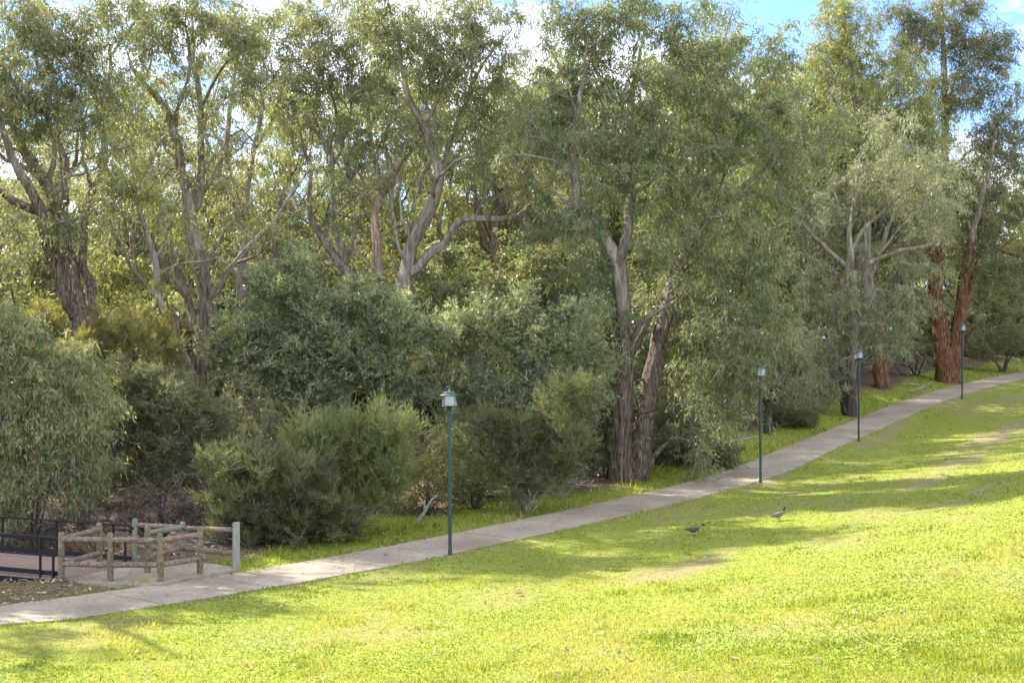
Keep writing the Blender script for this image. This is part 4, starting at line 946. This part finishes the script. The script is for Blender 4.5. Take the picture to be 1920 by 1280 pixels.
# ------------------------------------------------------------------ post and rail barriers
def barrier(label, posts, rails, ref):
    root = thing('post_and_rail_fence', label, 'fence', hit(*ref), 'timber barriers by the bridge')
    o0 = np.array(root.location)
    pos = {}
    for k, (px, top, base, mat, sq) in posts.items():
        b = hit(px, base); b[2] = max(b[2], 0.05)
        h = (base - top) / F * b[1]; pos[k] = (b, h)
        mb = MB(); bl = b - o0
        jx = random.uniform(-0.012, 0.012)
        if sq: mb.box(bl + [0, 0, (h - 0.4) / 2], (0.15, 0.15, h + 0.4)); 
        else:
            prof = [(0.0, -0.4), (0.074, -0.4), (0.075, 0.1), (0.072, h * 0.5), (0.070, h - 0.05), (0.062, h - 0.018), (0.04, h), (0.0, h + 0.006)]
            mb.lathe(prof, 18, bl); v = mb.v[0]; v[:, 0] += jx * (v[:, 2] - bl[2]); 
        mb.build('post', M[mat], root)
    for a, c, z, mat in rails:
        (pa, ha), (pc, hc) = pos[a], pos[c]
        A = pa + [0, 0, ha * z] - o0; B = pc + [0, 0, hc * z] - o0
        d = (B - A) / np.linalg.norm(B - A)
        side = np.cross(d, [0, 0, 1.0]); A, B = A + d * 0.035, B - d * 0.035
        t = np.linspace(0, 1, 9)[:, None]; q = A + (B - A) * t; q[:, 2] += np.random.default_rng(len(a + c)).normal(0, 0.004, 9)
        rr = 0.064 * np.array([0.75, 0.96, 1, 1, 1.02, 1, 1, 0.96, 0.75]); t2 = np.array([0, 0.03, 0.1, 0.3, 0.5, 0.7, 0.9, 0.97, 1.0])[:, None]
        mb = MB(); mb.tube(A + (B - A) * t2, rr, 14); mb.build('rail', M[mat], root)
barrier('near weathered log barrier with four low rails facing the path',
  {'A': (115, 998, 1091, 'timber', 0), 'B': (207, 1002, 1095, 'timber', 0), 'C': (301, 1006, 1099, 'timber', 0), 'D': (375, 995, 1085, 'timber', 0), 'E': (187, 986, 1075, 'timber', 0)},
  [(a, c, z, 'timberrail') for a, c in (('A', 'B'), ('B', 'C'), ('C', 'D'), ('E', 'A')) for z in (0.86, 0.36)], (207, 1095))
barrier('rear log barrier with a greenish rail and a grey square end post',
  {'F': (253, 977, 1060, 'timbergreen', 0), 'G': (343, 982, 1058, 'timbergreen', 0), 'H': (277, 991, 1081, 'timber', 0), 'I': (443, 985, 1073, 'postgrey', 1)},
  [('F', 'G', 0.86, 'timberrail'), ('F', 'G', 0.36, 'timberrail'), ('G', 'I', 0.84, 'timberrail'), ('G', 'I', 0.34, 'timberrail'), ('H', 'G', 0.86, 'timbergreen'), ('H', 'G', 0.36, 'timberrail')], (343, 1058))

# ------------------------------------------------------------------ footbridge
br = thing('footbridge', 'low timber-decked footbridge with black steel handrails', 'bridge', BA)
BL = 15.0
AX = (BU, BV, np.array([0, 0, 1.0]))
def bl(u, v, z): return BU * u + BV * v + np.array([0, 0, z])
mb = MB(); mb.box((0, 0, 0), (0.136, BW, 0.045), AX); pm = mb.build('deck_board', M['deck'], br, bl(0.07, BW / 2, -0.022), smooth_shade=False)
for k in range(1, 100):
    o = pm.copy(); C.objects.link(o); o.parent = br; o.location = bl(0.07 + 0.145 * k, BW / 2, -0.022 + random.uniform(-0.002, 0.002)); o.rotation_euler = (0, 0, random.uniform(-0.003, 0.003))
for v in (0.06, BW - 0.06, BW / 2):
    mb = MB(); mb.box(bl(BL / 2 + 0.1, v, -0.19), (BL, 0.10, 0.28), AX); mb.build('girder', M['steel'], br, smooth_shade=False)
for v, e0 in ((0.08, 0.0), (BW - 0.08, 0.25)):
    mb = MB(); mb.box(bl(BL / 2 + e0, v, 0.10), (BL, 0.07, 0.10), AX); mb.build('kerb_rail', M['steel'], br, smooth_shade=False)
    mb = MB(); mb.tube([bl(e0 - 0.02, v, 0.80), bl(e0 - 0.08, v, 0.88), bl(e0 + 0.02, v, 0.93), bl(e0 + 0.2, v, 0.93), bl(BL, v, 0.93)], 0.024, 10); mb.build('handrail', M['steel'], br)
    if v < 1:
        mb = MB(); mb.tube([bl(e0 + 0.1, v + 0.07, 0.875), bl(BL, v + 0.07, 0.875)], 0.02, 10); mb.build('grab_rail', M['steel'], br)
        mb = MB(); mb.tube([bl(e0 + 0.22, v, 0.50), bl(BL, v, 0.50)], 0.018, 8); mb.build('mid_rail', M['steel'], br)
    u = e0 + 0.62
    while u < BL:
        mb = MB(); mb.box(bl(u, v - 0.06 if v < 1 else v + 0.06, 0.36), (0.05, 0.04, 1.12), AX); mb.build('rail_post', M['steel'], br, smooth_shade=False); u += 1.9
    mb = MB(); mb.box(bl(e0 + 0.22, v - 0.06 if v < 1 else v + 0.06, 0.17), (0.045, 0.04, 0.74), AX); mb.build('end_post', M['steel'], br, smooth_shade=False)

# ------------------------------------------------------------------ ducks and parrot
DK = {'grey': plain('grey_feathers', (0.10, 0.088, 0.08)), 'pale': plain('pale_grey_feathers', (0.15, 0.14, 0.135)), 'brown': plain('brown_head_feathers', (0.045, 0.028, 0.02)),
      'black': plain('black_feathers', (0.015, 0.014, 0.014)), 'mottle': plain('mottled_breast_feathers', (0.15, 0.115, 0.09)), 'beak': plain('dark_beak', (0.03, 0.03, 0.03), 0.4),
      'pink': plain('pink_feathers', (0.62, 0.25, 0.27)), 'white': plain('pale_crest_feathers', (0.66, 0.55, 0.54)), 'slate': plain('slate_feathers', (0.25, 0.25, 0.27))}
def loft(rings, n=16):
    """rings: (x, z, half width, half height, tilt) along the bird's spine, closed at both ends -> one skin"""
    v, f = [], []
    a = np.arange(n) / n * 2 * math.pi
    for x, z, w, h, t in rings:
        lz = h * np.sin(a); v.append(np.stack([x - lz * math.sin(t), w * np.cos(a), z + lz * math.cos(t)], 1))
    m_ = len(rings)
    for i in range(m_ - 1):
        for j in range(n): f.append((i * n + j, i * n + (j + 1) % n, (i + 1) * n + (j + 1) % n, (i + 1) * n + j))
    f.append(tuple(range(n - 1, -1, -1))); f.append(tuple((m_ - 1) * n + j for j in range(n)))
    return np.vstack(v), f
def bird(name, label, cat, base, rings, zones, mats, yaw, sc_, legs, extra=None, group=None):
    root = thing(name, label, cat, base, group); root.rotation_euler = (0, 0, yaw); root.scale = (sc_,) * 3
    v, f = loft(rings); n = 16
    me = bpy.data.meshes.new('body'); me.from_pydata(v.tolist(), [], f)
    for q in mats: me.materials.append(DK[q])
    idx = [zones[min(i // n, len(zones) - 1)] if i < (len(rings) - 1) * n else (zones[0] if i == (len(rings) - 1) * n else zones[-1]) for i in range(len(f))]
    me.polygons.foreach_set('material_index', idx); me.polygons.foreach_set('use_smooth', [True] * len(f)); me.update()
    bd = obj('body', me, root)
    md = bd.modifiers.new('round', 'SUBSURF'); md.levels = 1; md.render_levels = 1
    for lx, ly, zt in legs:
        mb = MB(); mb.tube([(lx, ly, zt), (lx - 0.008, ly, zt * 0.55), (lx, ly, 0.012)], [0.012, 0.007, 0.006], 7)
        for s in (-0.5, 0, 0.5): mb.tube([(lx - 0.005, ly, 0.008), (lx + 0.045 * math.cos(s), ly + 0.045 * math.sin(s), 0.004)], [0.006, 0.003], 5)
        mb.build('leg', DK['beak'], root)
    for nm, mb, mt in (extra or []): mb.build(nm, DK[mt], root)
    return root
def wing(z0, x0, x1, hw, hh, dz):
    out = []
    for s in (-1, 1):
        mb = MB(); t = np.linspace(0, 1, 9)
        prof = np.sin(np.pi * np.clip(t * 0.85 + 0.15, 0, 1)) ** 0.7
        pts = np.stack([x0 + (x1 - x0) * t, s * (hw * (0.97 - 0.72 * t ** 1.6)), z0 + dz * t], 1)
        v, f = tube(pts, np.maximum(prof * hh, 0.004), 10); v[:, 1] = pts.repeat(10, 0)[:, 1] + (v[:, 1] - pts.repeat(10, 0)[:, 1]) * 0.35
        mb.add(v, f); out.append(mb)
    return out
def head_bits(x, z, s=1.0):
    mb = MB(); mb.tube([(x + 0.022 * s, 0, z), (x + 0.045 * s, 0, z - 0.004), (x + 0.066 * s, 0, z - 0.012)], [0.016 * s, 0.012 * s, 0.005 * s], 8)
    ey = []
    for q in (-1, 1):
        e = MB(); e.lathe([(0, -0.005), (0.004, -0.003), (0.005, 0), (0.004, 0.003), (0, 0.005)], 8, (x + 0.012 * s, q * 0.026 * s, z + 0.010)); ey.append(('eye', e, 'black'))
    return [('beak', mb, 'beak')] + ey
w1, w2 = wing(0.185, 0.10, -0.24, 0.085, 0.055, -0.02)
low = [(-0.27, 0.165, 0.008, 0.006, 0.1), (-0.22, 0.165, 0.035, 0.022, 0.1), (-0.15, 0.165, 0.065, 0.048, 0.1), (-0.06, 0.165, 0.085, 0.075, 0), (0.03, 0.168, 0.086, 0.080, -0.1), (0.10, 0.180, 0.070, 0.070, -0.4), (0.145, 0.205, 0.046, 0.048, -0.6),
       (0.170, 0.235, 0.038, 0.040, -0.7), (0.190, 0.262, 0.034, 0.037, -0.8), (0.208, 0.282, 0.037, 0.040, -0.6), (0.230, 0.288, 0.038, 0.038, -0.2), (0.252, 0.284, 0.027, 0.027, 0), (0.262, 0.280, 0.010, 0.010, 0)]
bird('wood_duck', 'brown-grey duck walking with its head low on the shaded grass', 'duck', hit(1302, 1004), low, [0, 0, 1, 1, 1, 3, 3, 2, 2, 2, 2, 2], ['black', 'grey', 'brown', 'mottle'], 0.12, 1.05,
     [(0.0, -0.03, 0.11), (-0.05, 0.03, 0.11)], [('wing', w1, 'grey'), ('wing', w2, 'grey')] + head_bits(0.240, 0.284))
w1, w2 = wing(0.195, 0.08, -0.25, 0.085, 0.058, -0.06)
up = [(-0.27, 0.125, 0.008, 0.006, 0.25), (-0.22, 0.135, 0.035, 0.022, 0.25), (-0.15, 0.150, 0.065, 0.048, 0.25), (-0.06, 0.170, 0.085, 0.075, 0.2), (0.03, 0.190, 0.086, 0.080, 0), (0.09, 0.215, 0.068, 0.068, -0.5), (0.125, 0.255, 0.042, 0.044, -1.0),
      (0.135, 0.300, 0.034, 0.035, -1.35), (0.138, 0.345, 0.030, 0.032, -1.5), (0.142, 0.375, 0.034, 0.036, -1.3), (0.158, 0.398, 0.038, 0.040, -0.6), (0.184, 0.400, 0.026, 0.026, 0), (0.198, 0.397, 0.011, 0.011, 0)]
bird('wood_duck', 'pale grey duck with a dark head standing tall on the shaded grass', 'duck', hit(1461, 976), up, [0, 0, 1, 1, 1, 3, 3, 2, 2, 2, 2, 2], ['black', 'pale', 'brown', 'mottle'], 0.1, 1.02,
     [(0.01, -0.03, 0.12), (-0.02, 0.03, 0.12)], [('wing', w1, 'pale'), ('wing', w2, 'pale')] + head_bits(0.174, 0.399))
w1, w2 = wing(0.10, 0.04, -0.2, 0.055, 0.05, -0.06)
pr = [(-0.22, 0.02, 0.012, 0.006, 0.6), (-0.15, 0.05, 0.03, 0.02, 0.6), (-0.08, 0.085, 0.052, 0.045, 0.6), (-0.01, 0.12, 0.06, 0.062, 0.5), (0.045, 0.16, 0.052, 0.055, 0.2), (0.075, 0.20, 0.042, 0.042, 0), (0.095, 0.235, 0.040, 0.042, -0.2), (0.115, 0.255, 0.026, 0.028, 0), (0.13, 0.252, 0.01, 0.012, 0)]
pg = P(861, 268, 51.0)
bird('parrot', 'pink and grey parrot perched high in the forked gum', 'bird', pg, pr, [3, 3, 0, 0, 0, 0, 1, 1], ['pink', 'white', 'pink', 'slate'], -0.5, 1.1, [(0.0, -0.02, 0.07), (0.0, 0.02, 0.07)], [('wing', w1, 'slate'), ('wing', w2, 'slate')] + head_bits(0.105, 0.25, 0.8))

# ------------------------------------------------------------------ fallen wood
def fallen(label, chains, D=None, name='fallen_branch', mat='deadwood'):
    b = hit(*chains[0][0][:2])
    root = thing(name, label, 'branch', b)
    r = np.random.default_rng(len(label))
    tubes_ = []
    for ch in chains:
        pts = []
        for q in ch:
            p = P(q[0], q[1], b[1] + (q[3] if len(q) > 3 else 0)); g = float(ground(p[0], p[1]))
            p[2] = max(p[2], g + q[2] / F * b[1] * 0.4); pts.append(np.r_[p, q[2] * b[1] / F / 2 * 0.6])
        c = catmull(np.array(pts), 0.15); c[:, :3] += r.normal(0, 0.01, (len(c), 3)); tubes_.append(tube(c[:, :3] - b, np.maximum(c[:, 3], 0.006), 8))
    obj('limb', tubes_mesh('limb', tubes_[:1], M[mat]), root)
    for q in tubes_[1:]: obj('side_branch', tubes_mesh('side_branch', [q], M[mat]), root)
fallen('pale forked dead stump leaning on the verge left of the nearest lamp', [[(782, 985, 16), (795, 960, 12), (806, 940, 9), (820, 928, 5)], [(795, 962, 8), (797, 945, 6), (796, 938, 4)]], name='dead_stump')
fallen('grey fallen bough lying on the grass right of the big gum', [[(1316, 836, 8), (1350, 830, 7, 0.5), (1385, 825, 6, 1), (1420, 817, 4, 1.3)], [(1385, 825, 4, 1), (1400, 812, 3, 1)]])
fallen('short mossy log on the grass near the bend', [[(1362, 850, 13), (1380, 845, 14, 0.2), (1396, 838, 11, 0.4)]], name='fallen_log', mat='bark')
fallen('bleached branch propped against the foot of the stringy giant', [[(1722, 703, 6), (1740, 694, 6), (1756, 688, 5), (1758, 670, 4), (1750, 662, 2)]])
fallen('long dead limb on the litter below the stringy giant', [[(1705, 737, 7), (1725, 728, 6), (1748, 716, 4)], [(1725, 728, 4), (1735, 735, 3)]])
fallen('thin dead stick on the litter beside the stout pale trunk', [[(1690, 722, 5), (1712, 720, 5), (1735, 722, 3)]])
fallen('small dead twig on the verge left of the big gum', [[(1100, 912, 5), (1108, 904, 4), (1114, 898, 2)]])

# ------------------------------------------------------------------ fallen leaves that show singly on the lawn
def big_leaf(px, py, label, col, s):
    b = hit(px, py)
    r = np.random.default_rng(px)
    v = [(0, 0, 0.02)]; k = 11
    for i in range(k):
        a = i / k * 6.283; rr = s * (1.0 if i % 2 == 0 else 0.5) * r.uniform(0.8, 1.15); v.append((rr * math.cos(a), rr * math.sin(a), 0.03 + abs(r.normal(0, 0.35)) * s))
    me = bpy.data.meshes.new('fallen_leaf'); me.from_pydata(v, [], [(0, i + 1, (i + 1) % k + 1) for i in range(k)]); me.materials.append(plain('dry_leaf', col)); me.update()
    tag(obj('fallen_leaf', me, None, b + [0, 0, 0.02]), label, 'leaf')
big_leaf(973, 1117, 'pinkish dry leaf lying on the sunny middle lawn', (0.52, 0.31, 0.24), 0.11)
big_leaf(205, 1181, 'tan dry leaf on the shaded grass below the log barrier', (0.50, 0.38, 0.22), 0.085)
big_leaf(466, 1256, 'orange brown dry leaf at the bottom of the lawn', (0.45, 0.22, 0.08), 0.08)

# ------------------------------------------------------------------ leaf litter under the trees
r = np.random.default_rng(5)
N = 90000
D = 1 / r.uniform(1 / 95, 1 / 14, N); x = r.uniform(-0.44, 0.44, N) * D
s, t, _ = path_coords(x, D)
lm = litter_mask(x, D, s, t)
ok = (s < -PW - 0.1) & (r.random(N) < lm * 0.95 + 0.05) & (s > -22)
ok |= (s > 0) & (r.random(N) < 0.007)
ok |= (s < 0) & (s > -PW) & (r.random(N) < 0.05 + 0.12 * (s < -PW + 0.35))
# a few stray leaves along the path and lawn
x, D = x[ok], D[ok]; k = len(x)
z = ground(x, D) + r.uniform(0.005, 0.06, k)
sl_, _, zp_ = path_coords(x, D); z = np.where((sl_ < 0) & (sl_ > -PW), zp_ + 0.025, z)
L = r.uniform(0.06, 0.17, k); a = r.uniform(0, 6.28, k)
ax = np.stack([np.cos(a), np.sin(a), r.normal(0, 0.35, k)], 1); bx = nrm(np.cross(ax, np.stack([r.normal(0, 0.4, k), r.normal(0, 0.4, k), np.ones(k)], 1)))
p = np.stack([x, D, z], 1); Lc = L[:, None]
v = np.stack([p, p + ax * Lc * 0.45 + bx * Lc * 0.16, p + ax * Lc, p + ax * Lc * 0.45 - bx * Lc * 0.16], 1).reshape(-1, 3)
me = mesh_np('leaf_litter', v, np.arange(k * 4).reshape(-1, 4), 4, leaf_mat('litter_leaf', (0.09, 0.055, 0.038), (0.20, 0.14, 0.10), (0.42, 0.34, 0.26), (1.2, 1.0, 0.8), 0.1), {'rnd': ('FACE', r.random(k))})
tag(obj('leaf_litter', me), 'brown fallen leaves and bark strips under the trees', 'leaf litter', kind='stuff')
# twigs among the litter
N = 2600
D = 1 / r.uniform(1 / 92, 1 / 29, N); x = r.uniform(-0.44, 0.44, N) * D
s, t, _ = path_coords(x, D); ok = (s < -PW - 1.0) & (r.random(N) < litter_mask(x, D, s, t)) & (s > -18) & ~((x < -6) & (D < 35.5))
tl = []
for X, Y in zip(x[ok], D[ok]):
    a = r.uniform(0, 6.28); Ln = r.uniform(0.3, 1.6); g = float(ground(X, Y)); up_ = r.uniform(0.0, 0.35) * Ln
    q = np.array([[X, Y, g + 0.01], [X + math.cos(a) * Ln * 0.5, Y + math.sin(a) * Ln * 0.5, g + 0.03 + up_ * 0.6], [X + math.cos(a + 0.3) * Ln, Y + math.sin(a + 0.3) * Ln, g + 0.03 + up_]])
    tl.append(tube(q, np.array([0.016, 0.012, 0.004]) * r.uniform(0.6, 1.5), 4))
tag(obj('twig_litter', tubes_mesh('twig_litter', tl, M['deadwood'])), 'scattered dead twigs on the ground under the trees', 'twigs', kind='stuff')

# ------------------------------------------------------------------ grass
def grass(name, label, N, dmin, dmax, side, hmul, seed, pw=1.6):
    r = np.random.default_rng(seed)
    # thicker where it is near, thinner far away
    e = pw - 1
    D = (r.random(N) * (dmax ** -e - dmin ** -e) + dmin ** -e) ** (-1 / e)
    x = r.uniform(-1, 1, N) * (0.43 * D + 1.6)
    s, t, _ = path_coords(x, D)
    dr = dry_mask(x, D, s, t)
    if side > 0:
        ok = (s > -0.10 * r.random(N) ** 2 * vnoise(x * 3, D * 3, 91) * 2) & (r.random(N) < 1 - 0.72 * dr)
    else:
        lm = litter_mask(x, D, s, t)
        ok = (s < -PW - 0.03) & (s > -12) & (r.random(N) < (1 - lm) ** 1.5)
    x, D, dr, s, t = x[ok], D[ok], dr[ok], s[ok], t[ok]; k = len(x)
    lush = fbm(x * 0.7, D * 0.4, 41, 3)
    tall = smooth(0.58, 0.75, fbm(x * 1.3, D * 0.9, 51, 3))
    h = hmul * r.uniform(0.5, 1.3, k) * (0.55 + 0.9 * lush) * (1 + 1.3 * tall) * (1 - 0.5 * dr)
    h = h * np.where((s > 0) & (s < 0.5), 1.35, 1.0)
    w = (0.0045 + 0.00055 * D) * r.uniform(0.7, 1.4, k)
    a = r.uniform(0, 6.28, k); ln = r.uniform(0.1, 0.9, k) * h
    p = np.stack([x, D, ground(x, D) - 0.005], 1)
    dirx = np.stack([np.cos(a), np.sin(a), 0 * a], 1); sd = np.stack([-np.sin(a + r.normal(0, 0.8, k)), np.cos(a), 0 * a], 1)
    tip_ = p + dirx * ln[:, None]; tip_[:, 2] += h
    v = np.stack([p + sd * w[:, None], p - sd * w[:, None], tip_], 1).reshape(-1, 3)
    rn = np.clip(0.5 + (lush - 0.5) * 1.7 + r.normal(0, 0.17, k) - 0.0 + 0.45 * dr * r.random(k), 0, 1)
    me = mesh_np(name, v, np.arange(k * 3).reshape(-1, 3), 3, M['blade'], {'rnd': ('FACE', rn)})
    return tag(obj(name, me), label, 'grass', kind='stuff')
M['blade'] = leaf_mat('grass_blade', (0.15, 0.215, 0.027), (0.27, 0.312, 0.040), (0.40, 0.385, 0.12), (1.3, 1.22, 0.6), 0.38, 0.6, 0.2, (1, 1, 1))
grass('lawn_grass', 'short yellow-green mown grass of the open hillside lawn', 400000, 6.5, 95, 1, 0.037, 61, 1.75)
grass('verge_grass', 'longer lush green grass on the verge beyond the path', 90000, 27, 95, -1, 0.12, 62, 1.5)
